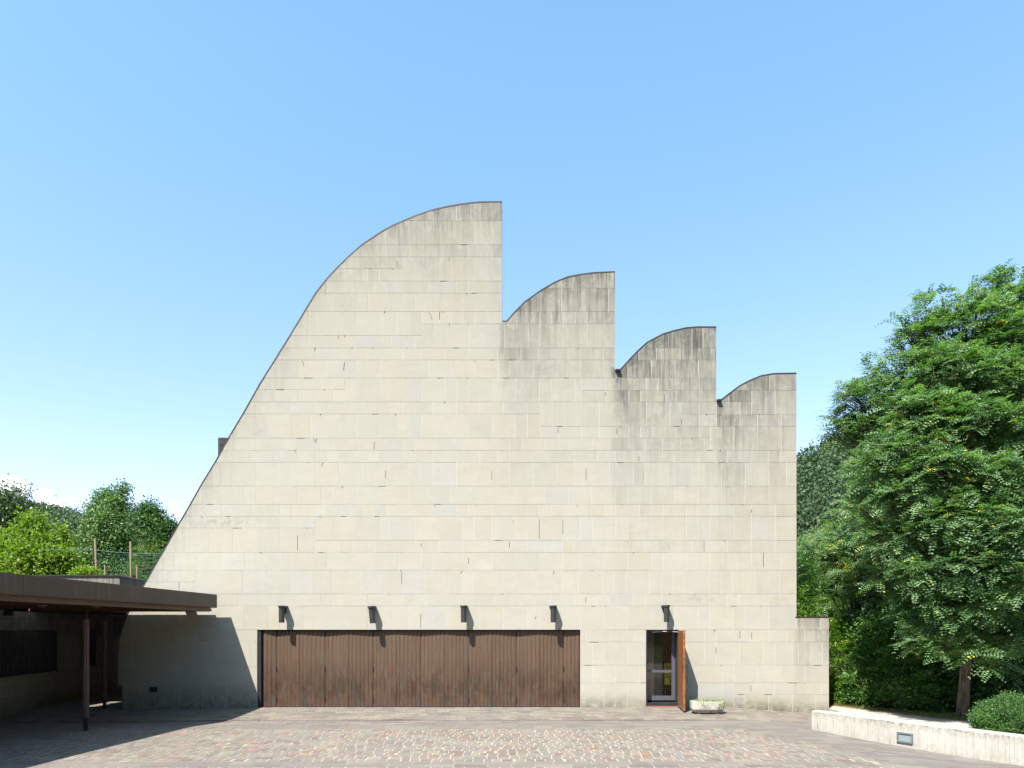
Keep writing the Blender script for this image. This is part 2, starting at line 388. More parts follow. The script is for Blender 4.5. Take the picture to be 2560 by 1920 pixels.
b.f = b.f[:]
tag(b.build('gravel_path', M['gravel']), kind='structure')
b = MB(); far = [(22, 24), (22, 20), (22, 16), (22, 14), (22, 9)]
b.prism(outer+[(22, 9), (22, 24)], -.34, -.015)
tag(b.build('verge', M['litter']), kind='structure')

# ================================================================== CHURCH
church = empty('church', (0, FY, 0))
tag(church, 'pale stone church with stepped curved roofline like a row of sails behind the piazza', 'church')
OUT = [(1255.2, 505), (1210, 505), (1178, 507.5), (1144.8, 512), (1112, 518), (1079.8, 525.6), (1039, 539.7), (1010, 551.9), (980, 565), (952.3, 580.4),
       (906, 611.6), (873.6, 640), (843.8, 669), (818, 697), (790.9, 731), (778, 752), (763.7, 775.7), (727.1, 836.7), (700, 880), (688, 900), (649.6, 961),
       (609.4, 1032.9), (572.7, 1094), (541.3, 1151), (504.5, 1211), (471, 1270.6), (443, 1317.8), (408.4, 1379), (382, 1424.5), (357, 1468),
       (336, 1505), (318, 1538), (307, 1568), (300, 1599), (296.5, 1640), (296, 1700), (296, 1711.5), (306, 1711.5), (306, 1800), (2072, 1800), (2072, 1543.7),
       (1991, 1543.7), (1991, 933.5), (1935, 934.6), (1902.7, 940), (1873.8, 952), (1850, 964.6), (1823, 984.5), (1800.7, 1002), (1790.6, 1002.6),
       (1790.6, 818), (1743.6, 818), (1714.6, 820.3), (1682, 828), (1656.8, 836), (1618.8, 856), (1598.9, 873.5), (1577, 896), (1549.3, 926.7), (1537.4, 926.7),
       (1537.4, 680), (1483, 682.5), (1447, 687.3), (1418, 693.4), (1389, 705.3), (1353, 726), (1311.4, 756), (1286, 782), (1267, 803.5), (1255.2, 803.5)]
GAR = (643, 1451, 1576, 1800); DOR = (1615, 1697, 1574.5, 1800)
def clip(poly, x0, x1, y0, y1):
    for ax, v, sg in ((0, x0, 1), (0, x1, -1), (1, y0, 1), (1, y1, -1)):
        out = []; n = len(poly)
        for i in range(n):
            a = poly[i]; c = poly[(i+1) % n]
            ia = (a[ax]-v)*sg >= 0; ic = (c[ax]-v)*sg >= 0
            if ia: out.append(a)
            if ia != ic:
                q = (v-a[ax])/(c[ax]-a[ax]); out.append((a[0]+(c[0]-a[0])*q, a[1]+(c[1]-a[1])*q))
        poly = out
        if len(poly) < 3: return []
    return poly
def top_y(px):
    """highest outline y at px"""
    best = 1e9
    for (xa, ya), (xb, yb) in zip(OUT, OUT[1:]+OUT[:1]):
        if (xa-px)*(xb-px) <= 0 and xa != xb: best = min(best, ya+(yb-ya)*(px-xa)/(xb-xa))
    return best
def area(p): return abs(sum(p[i][0]*p[(i+1) % len(p)][1]-p[(i+1) % len(p)][0]*p[i][1] for i in range(len(p))))/2
INF = 9999
ROWS = [(480, 552, 0, 1256), (552, 612, 0, 1256), (612, 642.5, 0, 1256), (642.5, 672, 0, 1010), (672, 703, 0, 1010), (642.5, 703, 1010, 1256),
        (703, 733, 0, 1256), (733, 779, 0, 1256), (779, 839, 0, 1055), (839, 870, 0, 1055), (779, 810, 1055, 1538), (810, 870, 1055, 1538),
        (660, 720.5, 1256, 1538), (720.5, 779, 1256, 1538), (870, 900, 0, 1538), (800, 870, 1538, 1791), (870, 900, 1538, 1791), (900, 945, 0, 1791),
        (945, 974, 0, 862), (974, 1005, 0, 862), (945, 1005, 862, 1454), (945, 976, 1454, 1791), (976, 1005, 1454, 1791),
        (1005, 1035, 0, 1351), (1035, 1095.5, 0, 1351), (1005, 1066, 1351, 1704), (1005, 1036, 1704, 1791), (1036, 1066, 1704, 1791), (1066, 1095.5, 1351, 1776),
        (1095.5, 1126, 0, 1776), (900, 976, 1791, 1992), (976, 1005, 1791, 1879), (1005, 1036, 1791, 1879), (976, 1036, 1879, 1992), (1036, 1066, 1791, 1992),
        (1066, 1126, 1776, 1992), (1126, 1156, 0, 1992), (1156, 1215.5, 0, 1992), (1215.5, 1261, 0, 1992), (1261, 1291, 0, 1992),
        (1291, 1320, 0, 788), (1320, 1381, 0, 788), (1291, 1351, 788, 1992), (1351, 1381, 788, 1992), (1381, 1425.5, 0, 1992),
        (1425.5, 1455, 0, 489), (1455, 1485, 0, 489), (1425.5, 1485, 489, 1992), (1485, 1515, 0, 1992), (1515, 1574.5, 0, 1992), (1515, 1574.5, 1992, 2073),
        (1574.5, 1605, 0, 2073), (1605, 1667, 0, 643), (1667, 1711.5, 0, 643), (1711.5, 1800, 0, 643),
        (1605, 1663, 1451, 2073), (1663, 1707, 1451, 2073), (1707, 1800, 1451, 1833), (1707, 1736, 1833, 2073), (1736, 1800, 1833, 2073)]
REG = [(0, 900, .28, 60), (900, 1030, .55, 80), (1030, 1256, .72, 110), (1256, 1300, .75, 190), (1300, 1538, .85, 150), (1538, 1640, 1.0, 190), (1640, 1791, 1.15, 170), (1791, 1992, .85, 170), (1992, 2073, .6, 60)]
TOPC = {}
SMUD = [(1355, 925, 34, 16, .9), (1300, 850, 50, 40, .5), (1420, 925, 60, 16, .5), (1595, 1050, 60, 28, .55), (1560, 960, 25, 60, .8), (1545, 1010, 16, 50, .6), (1800, 1060, 14, 60, .5), (1840, 1000, 50, 30, .6),
        (1740, 1110, 60, 16, .6), (1655, 1112, 20, 12, .9), (1768, 1112, 14, 16, .9), (640, 1075, 22, 22, .7), (560, 1305, 80, 13, .8), (1668, 1365, 14, 10, 1.1), (1680, 1493, 26, 5, 1.0), (1745, 1500, 50, 10, .5),
        (1960, 1500, 30, 18, .5), (2060, 1600, 20, 55, .75), (2035, 1560, 25, 15, .6), (1470, 1135, 110, 12, .35), (1050, 660, 30, 12, .5), (860, 760, 22, 22, .5), (1230, 530, 40, 30, .6), (1980, 960, 16, 30, .6), (700, 1000, 60, 10, .3),
        (380, 1570, 60, 10, .4), (1905, 1290, 90, 6, .6), (1130, 1175, 120, 5, .4), (1950, 1200, 60, 20, .3)]
def wear(px, py):
    k = int(px)
    if k not in TOPC: TOPC[k] = top_y(px)
    d = py-TOPC[k]; A = 0; H = 100
    for a, c, q, h in REG:
        if a <= px < c: A, H = q, h
    w = A*math.exp(-max(0, d)/H)
    if d > 40:
        k2 = min(1, (d-40)/60.0); ws = 0
        for o in (-45, -30, -15, 15, 30, 45):
            a2, h2 = 0, 100
            for a, c, q, h in REG:
                if a <= px+o < c: a2, h2 = q, h
            ws += (a2*math.exp(-d/h2) if a2 else w)/6
        w = w*(1-k2)+ws*k2
    if 1537 <= px <= 1562 and 920 < py < 1110: w = max(w, 1.3*(1-(py-920)/190))
    if 1791 <= px <= 1806 and 1000 < py < 1130: w = max(w, 1.3*(1-(py-1000)/130))
    return min(1.2, w+.05)
def smud(px, py):
    s = 0
    for x, y, a, c, q in SMUD: s = max(s, q*math.exp(-((px-x)/a)**2-((py-y)/c)**2))
    return s
def moss(px, py):
    base = 1768+14*sstep(1880, 2050, px)+6*sstep(500, 320, px)
    k = 36 if px > 643 else 70
    return max(0, 1-(base-py)/k)*(1.0 if px > 643 else 1.0) if base-py < k else 0
def tints(px, py):
    g = rnd.gauss(0, .015); wv = rnd.gauss(0, .010)
    if rnd.random() < .08: wv -= .030
    low = .93+.10*min(1, max(0, (py-700)/700))
    return (low*(1+g+wv*.6), low*(1+g), low*(1+g-wv*1.6))
fac = MB()
def put(poly2, depth, m, **at):
    """polygon in px on the facade plane, standing `depth` metres proud of it"""
    if len(poly2) < 3 or area(poly2) < .5: return
    sa = sum(poly2[i][0]*poly2[(i+1) % len(poly2)][1]-poly2[(i+1) % len(poly2)][0]*poly2[i][1] for i in range(len(poly2)))
    if sa > 0: poly2 = poly2[::-1]
    vs = [(wx(x), FY-depth, wz(y)) for x, y in poly2]
    at2 = dict(at); wm = at2.pop('wm', 1.0)
    if m == 0:
        at2['wear'] = [wear(x, y)*wm for x, y in poly2]; at2['moss'] = [moss(x, y) for x, y in poly2]; at2['smudge'] = [smud(x, y) for x, y in poly2]
    fac.add(vs, [tuple(range(len(vs)))], m, **at2)
chips = []
for (y0, y1, xa, xb) in ROWS:
    h = y1-y0; x = xa if xa else 290.0
    lim = min(xb, 2073)
    while x < lim-1:
        r = rnd.random()
        if h > 40: w = 59 if r < .58 else (29.5 if r < .88 else 44)
        else: w = 59 if r < .42 else (29.5 if r < .78 else 44)
        nx = x+w
        if not xa and x == 290.0: nx = x+rnd.choice([12, 25, 40])
        if lim-nx < 14: nx = lim
        nx = min(nx, lim)
        segs = [(x, nx)]
        for O in (GAR, DOR):
            if y1 > O[2]+1:
                s2 = []
                for a, c in segs:
                    if c <= O[0] or a >= O[1]: s2.append((a, c)); continue
                    if a < O[0]: s2.append((a, O[0]))
                    if c > O[1]: s2.append((O[1], c))
                segs = s2
        for a, c in segs:
            if c-a < 1: continue
            full = clip(OUT, a, c, y0, y1)
            if len(full) < 3: continue
            put(full, 0, 1)
            ti = tints(a, y0); sd = rnd.uniform(0, 40); wmul = rnd.choice([.75, .9, 1, 1, 1.1, 1.2]); dep = rnd.uniform(.003, .0062)
            gv = .42; gh = .36
            A, B, T, Bo = a+gv, c-gv, y0+gh, y1-gh
            whole = abs(area(full)-(c-a)*(y1-y0)) < 1
            nxn = max(1, int(math.ceil((B-A)/16))); nyn = max(1, int(math.ceil((Bo-T)/16)))
            for i in range(nxn):
                for j in range(nyn):
                    q = (A+(B-A)*i/nxn, A+(B-A)*(i+1)/nxn, T+(Bo-T)*j/nyn, T+(Bo-T)*(j+1)/nyn)
                    pl = [(q[0], q[2]), (q[1], q[2]), (q[1], q[3]), (q[0], q[3])] if whole else clip(full, *q)
                    put(pl, dep, 0, tint=ti, seed=sd, wm=wmul)
            if whole:
                X0, X1, Z0, Z1 = wx(A), wx(B), wz(Bo), wz(T)
                v = [(X0, FY, Z0), (X1, FY, Z0), (X1, FY, Z1), (X0, FY, Z1), (X0, FY-dep, Z0), (X1, FY-dep, Z0), (X1, FY-dep, Z1), (X0, FY-dep, Z1)]
                fac.add(v, [(0, 1, 5, 4), (1, 2, 6, 5), (2, 3, 7, 6), (3, 0, 4, 7)], 0, tint=ti, wear=.2, moss=0.0, smudge=0.0)
                # joints that lost their mortar, chips at the arrises
                if rnd.random() < .05:
                    l0 = rnd.uniform(0, .5); l1 = rnd.uniform(l0+.2, 1)
                    put([(a-.55, y0+h*l0), (a+.6, y0+h*l0), (a+.6, y0+h*l1), (a-.55, y0+h*l1)], dep+.0012, 2)
                if rnd.random() < .07:
                    l0 = rnd.uniform(0, .6)*(c-a)
                    put([(a+l0, y1-.5), (a+l0+rnd.uniform(8, 26), y1-.5), (a+l0+rnd.uniform(8, 20), y1+.3), (a+l0, y1+.3)], .011, 2)
                if rnd.random() < .14:
                    cx = rnd.uniform(a+3, c-3); s = rnd.choice([-1, 1])*rnd.uniform(1, 3)
                    put([(cx, y0-.3), (cx+rnd.uniform(1, 2.6), y0-.3), (cx+s+.6, y0+rnd.uniform(2, 5))], .0125, 2)
        x = nx
# longer curved cracks
for cx, cy, s, L in ((1072, 781, 1, 18), (862, 905, -.3, 22), (755, 902, .8, 14), (790, 868, -.9, 9), (1122, 645, .8, 5), (1122, 810, .9, 5), (848, 839, -1, 8), (784, 1096, .7, 8), (793, 1096, -.9, 10), (1085, 1262, .9, 6),
                     (1442, 1262, .8, 6), (1567, 1352, 1, 6), (1341, 1540, -1.2, 8), (1402, 1566, -1.2, 8), (1283, 1301, 0, 3), (808, 1156, -.9, 9), (737, 1125, .9, 7), (1155, 1427, -.8, 7), (1386, 1427, -.8, 8), (1186, 900, .9, 5)):
    pts = [(cx+s*L*.45*(q**.6), cy+L*q) for q in (0, .25, .5, .75, 1)]
    for (xa, ya), (xb, yb) in zip(pts, pts[1:]): put([(xa-.5, ya), (xa+.5, ya), (xb+.35, yb), (xb-.35, yb)], .0125, 2)
fac.build('facade', [M['stone'], M['mortar'], M['gap']], church)
# thickness of the gable wall (returns along its outline and around both openings)
b = MB(); n = len(OUT)
for i in range(n):
    (xa, ya), (xb, yb) = OUT[i], OUT[(i+1) % n]
    if ya >= 1799 and yb >= 1799: continue
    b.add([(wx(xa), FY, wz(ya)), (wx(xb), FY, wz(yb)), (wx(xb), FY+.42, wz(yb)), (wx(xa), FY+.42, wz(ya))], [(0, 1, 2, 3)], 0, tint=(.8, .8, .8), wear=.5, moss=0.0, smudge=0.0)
for (x0, x1, y0, y1), D in ((GAR, .42), (DOR, .42)):
    z1 = wz(y0); z0 = -.3
    for pts in ([(wx(x0), FY, z0), (wx(x0), FY+D, z0), (wx(x0), FY+D, z1), (wx(x0), FY, z1)], [(wx(x1), FY, z0), (wx(x1), FY, z1), (wx(x1), FY+D, z1), (wx(x1), FY+D, z0)],
                [(wx(x0), FY, z1), (wx(x0), FY+D, z1), (wx(x1), FY+D, z1), (wx(x1), FY, z1)]):
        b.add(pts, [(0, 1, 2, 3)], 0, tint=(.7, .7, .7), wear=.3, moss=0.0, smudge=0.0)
b.build('wall_return', M['stone'], church)
# nave body behind the gable: same profile, slightly smaller
b = MB(); k = .985; Y0, Y1 = FY+.42, FY+17
pr = [(wx(1232 if abs(x-1255.2) < .1 else x)*k, EYE+(wz(y)-EYE)*k) for x, y in OUT if not (x > 1992 and y < 1799)]
n = len(pr)
for i in range(n):
    (xa, za), (xb, zb) = pr[i], pr[(i+1) % n]
    vert = abs(xa-xb) < .02
    b.add([(xa, Y0, za), (xb, Y0, zb), (xb, Y1, zb), (xa, Y1, za)], [(0, 1, 2, 3)], 1 if vert else 0)
b.add([(x, Y1, z) for x, z in pr], [tuple(range(n))], 1)
b.build('nave', [M['roof'], M['white_wall']], church)
# copper coping along the curves
def coping(pts, th=.022):
    b = MB(); P = [Vector((wx(x), 0, wz(y))) for x, y in pts]; n = len(P); N = []
    for i in range(n):
        d = (P[min(i+1, n-1)]-P[max(i-1, 0)]).normalized(); N.append(Vector((-d.z, 0, d.x)))
    if N[0].z < 0 or (abs(N[0].z) < .3 and N[0].x > 0): N = [-q for q in N]
    for (p, q, a, c) in zip(P, P[1:], N, N[1:]):
        vs = []
        for pt, nn in ((p, a), (q, c)):
            for y in (FY-.010, FY+.46):
                for e in (-.012, th): vs.append((pt.x+nn.x*e, y, pt.z+nn.z*e))
        b.add(vs, [(0, 1, 5, 4), (2, 6, 7, 3), (1, 3, 7, 5), (0, 4, 6, 2)], 0)
    b.build('coping', M['copper'], church)
coping([p for p in OUT[0:33]])
coping([(1255.6, 803.5), (1267, 803.5)]+OUT[60:67][::-1][1:]+[(1537.4, 680)] if False else [(1255.8, 803.5)]+OUT[60:69][::-1])
coping([(1549.3, 926.7)]+OUT[50:58][::-1])
coping([(1800.7, 1002)]+OUT[42:48][::-1])
coping([(1988, 1543.7), (2073, 1543.7)])
for x0, x1, yy in ((1537.6, 1550, 925), (1791, 1802, 1000)):
    b = MB(); b.box(wx(x0), wx(x1), FY-.10, FY+.4, wz(yy+4.5), wz(yy)); b.build('rainwater_spout', M['copper'], church, bevel=.006)
# chimney block on the far slope
ch = MB(); p0 = at(545, 1093, 20.6); p1 = at(600, 1180, 20.6)
nn = 7
for i in range(nn):
    za = p1.z-.6+(p0.z-p1.z+.6)*i/nn; zb = p1.z-.6+(p0.z-p1.z+.6)*(i+1)/nn-.012
    ch.box(p0.x, p1.x, 20.6, 21.9, za, zb)
ch.box(p0.x+.01, p1.x-.01, 20.61, 21.89, p1.z-.6, p0.z-.02)
ch.build('chimney', M['copper'], church)
# small vent low in the shaded part
b = MB(); b.box(wx(374), wx(394), FY-.012, FY-.009, wz(1730.5), wz(1717.5))
for i in range(5): z = wz(1729-i*2.5); b.box(wx(375), wx(393), FY-.016, FY-.013, z, z+.012)
b.build('vent', M['gap'], church)
# ---------------- folding door of fluted bronze leaves
Zt = wz(1577.5); Zb = .012
edges = [657, 688, 747, 810, 870, 931, 990, 1051, 1111, 1171, 1231, 1291, 1351, 1410, 1449.5]
deep = [.060, .115, .078, .115, .080, .112, .080, .108, .080, .112, .078, .115, .080, .115, .095]
for i in range(len(edges)-1):
    x0, x1 = wx(edges[i])+.004, wx(edges[i+1])-.004; nf = max(2, int(round((x1-x0)/.108))); pw = (x1-x0)/nf
    prof = []
    for kf in range(nf):
        for u in (0.0, .06, .13, .25, .4, .5, .6, .75, .87, .94):
            bulge = 0.0
            if .06 <= u <= .94: q = (u-.5)/.44; bulge = .011*math.sqrt(max(0, 1-q*q))
            prof.append((x0+pw*(kf+u), bulge, 1.0 if u < .06 or u > .9 else 0.0))
    prof.append((x1, 0, 1.0))
    b = MB(); zs = [Zb, Zb+.05, .4, .9, 1.4, Zt]
    vs = []; gr = []; ft = []
    for (x, bu, g) in prof:
        q = (x-x0)/(x1-x0); d = deep[i]+(deep[i+1]-deep[i])*q
        for z in zs: vs.append((x, FY+d-bu, z)); gr.append(g); ft.append(1.0 if z <= Zb else (.4 if z < .1 else 0.0))
    m_ = len(zs)
    fs = [(a*m_+c, (a+1)*m_+c, (a+1)*m_+c+1, a*m_+c+1) for a in range(len(prof)-1) for c in range(m_-1)]
    b.add(vs, fs, 0, groove=gr, foot=ft)
    b.box(x0, x1, FY+.125, FY+.15, Zb, Zt, 0, groove=0.0, foot=0.0)
    leaf = b.build('door_leaf', M['bronze'], church)
    if i % 2 == 0 and i+1 < len(edges)-1 and i != 6:
        for zz in (1.95, .97, .13):
            h = MB(); xc = wx(edges[i+1]); y = FY+deep[i+1]-.020
            h.tube([(xc, y, zz), (xc, y, zz+.13)], .011, 8); h.box(xc-.018, xc+.018, y+.004, y+.014, zz+.01, zz+.12)
            h.build('hinge', M['black'], leaf)
b = MB(); b.box(wx(643)+.001, wx(652), FY+.02, FY+.3, -.1, wz(1576)-.001); b.box(wx(652), wx(1451)-.001, FY+.155, FY+.3, -.1, wz(1576)-.001)
b.box(wx(652), wx(1451)-.001, FY+.05, FY+.15, wz(1577.3), wz(1576)-.001)
b.box(wx(652), wx(657)-.003, FY+.10, FY+.15, -.1, wz(1578))
b.build('door_frame', M['black'], church)
b = MB(); b.box(wx(643)+.002, wx(1451)-.002, FY-.0, FY+.42, -.2, .004); b.build('threshold', M['black'], church)
# ---------------- entrance: glass door, open wooden leaf, vestibule
dx0, dx1 = wx(DOR[0]), wx(DOR[1]); dzt = wz(DOR[2])
b = MB(); vx0, vx1, vy1 = dx0-.10, dx1+.9, FY+3.2
b.add([(vx0, FY+.42, .0), (vx0, vy1, .0), (vx0, vy1, 2.6), (vx0, FY+.42, 2.6)], [(0, 1, 2, 3)], 0)
b.add([(vx1, FY+.42, .0), (vx1, vy1, .0), (vx1, vy1, 2.6), (vx1, FY+.42, 2.6)], [(3, 2, 1, 0)], 0)
b.add([(vx0, vy1, .0), (vx1, vy1, .0), (vx1, vy1, 2.6), (vx0, vy1, 2.6)], [(0, 1, 2, 3)], 0)
b.add([(vx0, FY+.42, 2.6), (vx1, FY+.42, 2.6), (vx1, vy1, 2.6), (vx0, vy1, 2.6)], [(0, 1, 2, 3)], 0)
b.add([(vx0, FY+.42, .19), (vx1, FY+.42, .19), (vx1, vy1, .19), (vx0, vy1, .19)], [(0, 1, 2, 3)], 1)
b.add([(dx1, FY+.421, 0), (vx1, FY+.421, 0), (vx1, FY+.421, 2.6), (dx1, FY+.421, 2.6)], [(0, 1, 2, 3)], 0)
b.build('vestibule', [M['white_wall'], M['black']], church)
b = MB(); b.box(dx0+.08, dx0+.22, FY+.75, FY+2.4, .19, 1.75); b.build('inner_panelling', M['brick_in'], church)
b = MB(); b.box(dx0+.23, dx0+.37, FY+.9, FY+.95, .2, 2.1); b.box(dx0+.37, dx0+.40, FY+.9, FY+1.7, .2, 2.1); b.build('inner_door', M['wood_dark'], church)
b = MB(); b.box(dx0+.003, dx1-.003, FY+.02, FY+.42, -.1, .115, 0); b.box(dx0+.003, dx1-.003, FY-.01, FY+.02, -.1, .035, 1)
b.build('doorstep', [M['black'], M['tile']], church)
b = MB(); fy = FY+.30; gx0, gx1 = dx0+.045, dx1-.03
def bar(x0, x1, z0, z1, e=0): b.box(x0, x1, fy-e, fy+.05, z0, z1)
bar(gx0, gx0+.035, .16, dzt-.02); bar(gx1-.095, gx1, .16, dzt-.02, .004); bar(gx0+.035, gx1-.095, .16, .285); bar(gx0+.035, gx1-.095, wz(1683), wz(1676.5)); bar(gx0+.035, gx1-.095, dzt-.07, dzt-.02)
gd = b.build('glass_door', M['alu'], church)
b = MB(); b.box(gx0+.03, gx1-.09, fy+.02, fy+.026, .28, dzt-.07); b.build('pane', M['glass'], gd)
b = MB(); b.tube([(dx0+.1, FY-.02+.1, dzt-.035), (dx0+.2, FY+.04, dzt-.07), (dx0+.45, FY+.03, dzt-.045), (dx1-.02, FY-.1, dzt-.06)], .008, 6); b.build('door_closer', M['alu'], church)
b = MB(); b.box(dx0, dx0+.035, FY+.01, FY+.36, 0, dzt-.001); b.box(dx0+.035, dx1-.001, FY+.01, FY+.36, dzt-.022, dzt-.001); b.box(dx1-.028, dx1-.001, FY+.12, FY+.36, 0, dzt-.022); b.build('door_frame', M['black'], church)
# open leaf, hinged on the right jamb, swung 90 degrees outwards; inner face towards -x
lx = dx1-.030; b = MB(); L = .90
for i in range(8):
    y1 = FY+.0-L*i/8; y0 = FY-L*(i+1)/8
    b.box(lx, lx+.05, y0+.002, y1-.001, .03, dzt-.02, 0)
b.box(lx+.004, lx+.05, FY-L, FY, .032, dzt-.022, 0)
def skew(b): b.v = [(x-.075*max(0, (FY-y))/.9, y, z) for x, y, z in b.v]; return b
skew(b); wd = b.build('wooden_door', [M['wood']], church)
b = MB(); b.box(lx-.003, lx+.054, FY-L-.018, FY-L-.001, .012, dzt-.015); skew(b).build('door_edge', M['wood_edge'], wd)
for zz in (.78, 1.08):
    b = MB(); xh = lx+.05; yh = FY-L+.1; b.tube([(xh, yh, zz+.13), (xh+.07, yh, zz+.10), (xh+.09, yh, zz-.08), (xh+.11, yh, zz-.12)], .011, 6); skew(b).build('handle', M['black'], wd)
b = MB(); b.box(lx+.0505, lx+.056, FY-L+.02, FY-.01, .03, dzt-.025); skew(b).build('outer_sheet', M['lamp'], wd)
b = MB(); b.box(lx-.009, lx-.004, FY-L+.07, FY-L+.11, .98, 1.22); skew(b).build('lock_plate', M['black'], wd)
# yellow notice standing inside
nb = tag(empty('notice_board', (dx0+.95, FY+1.32, .19)), 'yellow notice with dark hand lettering behind the glass door', 'sign')
b = MB(); b.box(dx0+.78, dx0+1.16, FY+1.30, FY+1.315, .52, 1.14); b.build('card', M['yellow'], nb)
for q in (.80, 1.10): b = MB(); b.box(dx0+q, dx0+q+.04, FY+1.32, FY+1.36, .19, .65); b.build('leg', M['black'], nb)
def text(s, size, loc, name, m, parent, rot=(R(90), 0, 0)):
    cu = bpy.data.curves.new(name, 'FONT'); cu.body = s; cu.size = size; cu.extrude = .001; cu.resolution_u = 2
    o = bpy.data.objects.new(name+'_tmp', cu); C.objects.link(o); bpy.context.view_layer.update()
    me = bpy.data.meshes.new_from_object(o); bpy.data.objects.remove(o)
    q = bpy.data.objects.new(name, me); me.materials.clear(); me.materials.append(m); C.objects.link(q)
    q.location = loc; q.rotation_euler = rot
    if parent: child(q, parent)
    return q
text('CARITAS', .125, (dx0+.80, FY+1.296, .96), 'lettering', M['ink'], nb)
text('ALIMENTI', .075, (dx0+.81, FY+1.296, .72), 'lettering', M['ink'], nb)
pc = tag(empty('framed_picture', (dx0+.72, vy1-.02, 1.5)), 'small dark framed picture on the vestibule wall seen through the glass door', 'picture')
q = at(1678, 1619, vy1-.03)
b = MB(); b.box(q.x-.14, q.x+.14, vy1-.03, vy1-.002, q.z-.16, q.z+.16); b.build('frame', M['black'], pc)
b = MB(); b.box(q.x-.09, q.x+.09, vy1-.034, vy1-.031, q.z-.11, q.z+.11); b.build('canvas', M['wood_dark'], pc)
# ================================================================== WALL LAMPS
def wall_lamp(px, py, tilt, label):
    r = empty('wall_lamp', (wx(px), FY, wz(py)))
    tag(r, label, 'lamp', 'cylindrical wall lamps along the facade')
    yc = -.245; R_ = Vector
    def P(x, y, z): # tilt about y axis
        return (x*math.cos(tilt)+z*math.sin(tilt), y, z*math.cos(tilt)-x*math.sin(tilt))
    b = MB(); n = 20; pts = [(-.095, -.002)]+[(.095*math.cos(math.pi+math.pi*k/n), yc+.095*math.sin(math.pi+math.pi*k/n)) for k in range(n+1)]+[(.095, -.002)]
    N = len(pts); vs = [P(x, y, -.045) for x, y in pts]+[P(x, y, 0) for x, y in pts]
    b.add(vs, [tuple(range(N))[::-1], tuple(range(N, 2*N))]+[(i, (i+1) % N, N+(i+1) % N, N+i) for i in range(N)])
    o = b.build('cap', M['lamp']); o.parent = r
    b = MB(); seg = 24
    prof = [(.074, -.045), (.074, -.455), (.068, -.455), (.066, -.30), (.0, -.30)]
    for (ra, za), (rb, zb) in zip(prof, prof[1:]):
        vs = []
        for rr, zz in ((ra, za), (rb, zb)):
            vs += [P(rr*math.cos(2*math.pi*k/seg), yc+rr*math.sin(2*math.pi*k/seg), zz) for k in range(seg)]
        b.add(vs, [(k, (k+1) % seg, seg+(k+1) % seg, seg+k)[::-1] for k in range(seg)])
    o = b.build('shade', M['lamp'], smooth=True); o.parent = r
    b = MB(); b.tube([P(0, -.001, -.12), P(0, yc+.05, -.12)], .022, 8); b.box(-.05, .05, -.02, -.0105, -.19, -.06)
    o = b.build('bracket', M['lamp']); o.parent = r
    return r
wall_lamp(711.5, 1515, 0, 'dark cylindrical wall lamp over the left end of the bronze door')
wall_lamp(932, 1516.5, R(-6), 'dark wall lamp hanging slightly crooked, second from left over the bronze door')
wall_lamp(1160.5, 1514.5, 0, 'dark upright wall lamp, third from left over the bronze door')
wall_lamp(1382, 1514.5, 0, 'dark wall lamp over the right end of the bronze door')
wall_lamp(1661.5, 1513.5, 0, 'dark wall lamp above the open glass entrance door')
# ================================================================== PLANTER
pz = gz(5.0, 18.1)
pl = tag(empty('planter', (5.02, 18.0, pz)), 'weathered white concrete trough with small succulents beside the open door', 'planter')
b = MB(); lev = [(0, .33, .12, 0), (.03, .36, .15, 0), (.085, .412, .19, 0), (.11, .42, .197, 0), (.28, .43, .20, 0), (.30, .428, .198, 0), (.30, .392, .162, 0), (.24, .385, .155, 0)]
nn = 28
for (z, a, c, _), (z2, a2, c2, _) in zip(lev, lev[1:]):
    vs = []
    for zz, aa, ccx in ((z, a, c), (z2, a2, c2)):
        for k in range(nn):
            th = 2*math.pi*k/nn; cx = math.copysign(abs(math.cos(th))**.45, math.cos(th)); sy = math.copysign(abs(math.sin(th))**.45, math.sin(th))
            vs.append((5.02+aa*cx, 18.0+ccx*sy, pz+.02+zz))
    b.add(vs, [(k, (k+1) % nn, nn+(k+1) % nn, nn+k) for k in range(nn)])
b.add([(5.02+.30*math.copysign(abs(math.cos(2*math.pi*k/nn))**.45, math.cos(2*math.pi*k/nn)), 18.0+.10*math.copysign(abs(math.sin(2*math.pi*k/nn))**.45, math.sin(2*math.pi*k/nn)), pz+.02) for k in range(nn)], [tuple(range(nn))[::-1]])
b.build('trough', M['planter'], pl)
b = MB(); b.prism([(4.64, 17.85), (5.40, 17.85), (5.40, 18.15), (4.64, 18.15)], pz+.2, pz+.272); b.build('soil', M['litter'], pl)
for s in (-.24, .24):
    for d in (-.08, .08):
        b = MB(); b.box(5.02+s-.035, 5.02+s+.035, 18.0+d-.03, 18.0+d+.03, pz-.002, pz+.024); b.build('foot', M['planter'], pl)
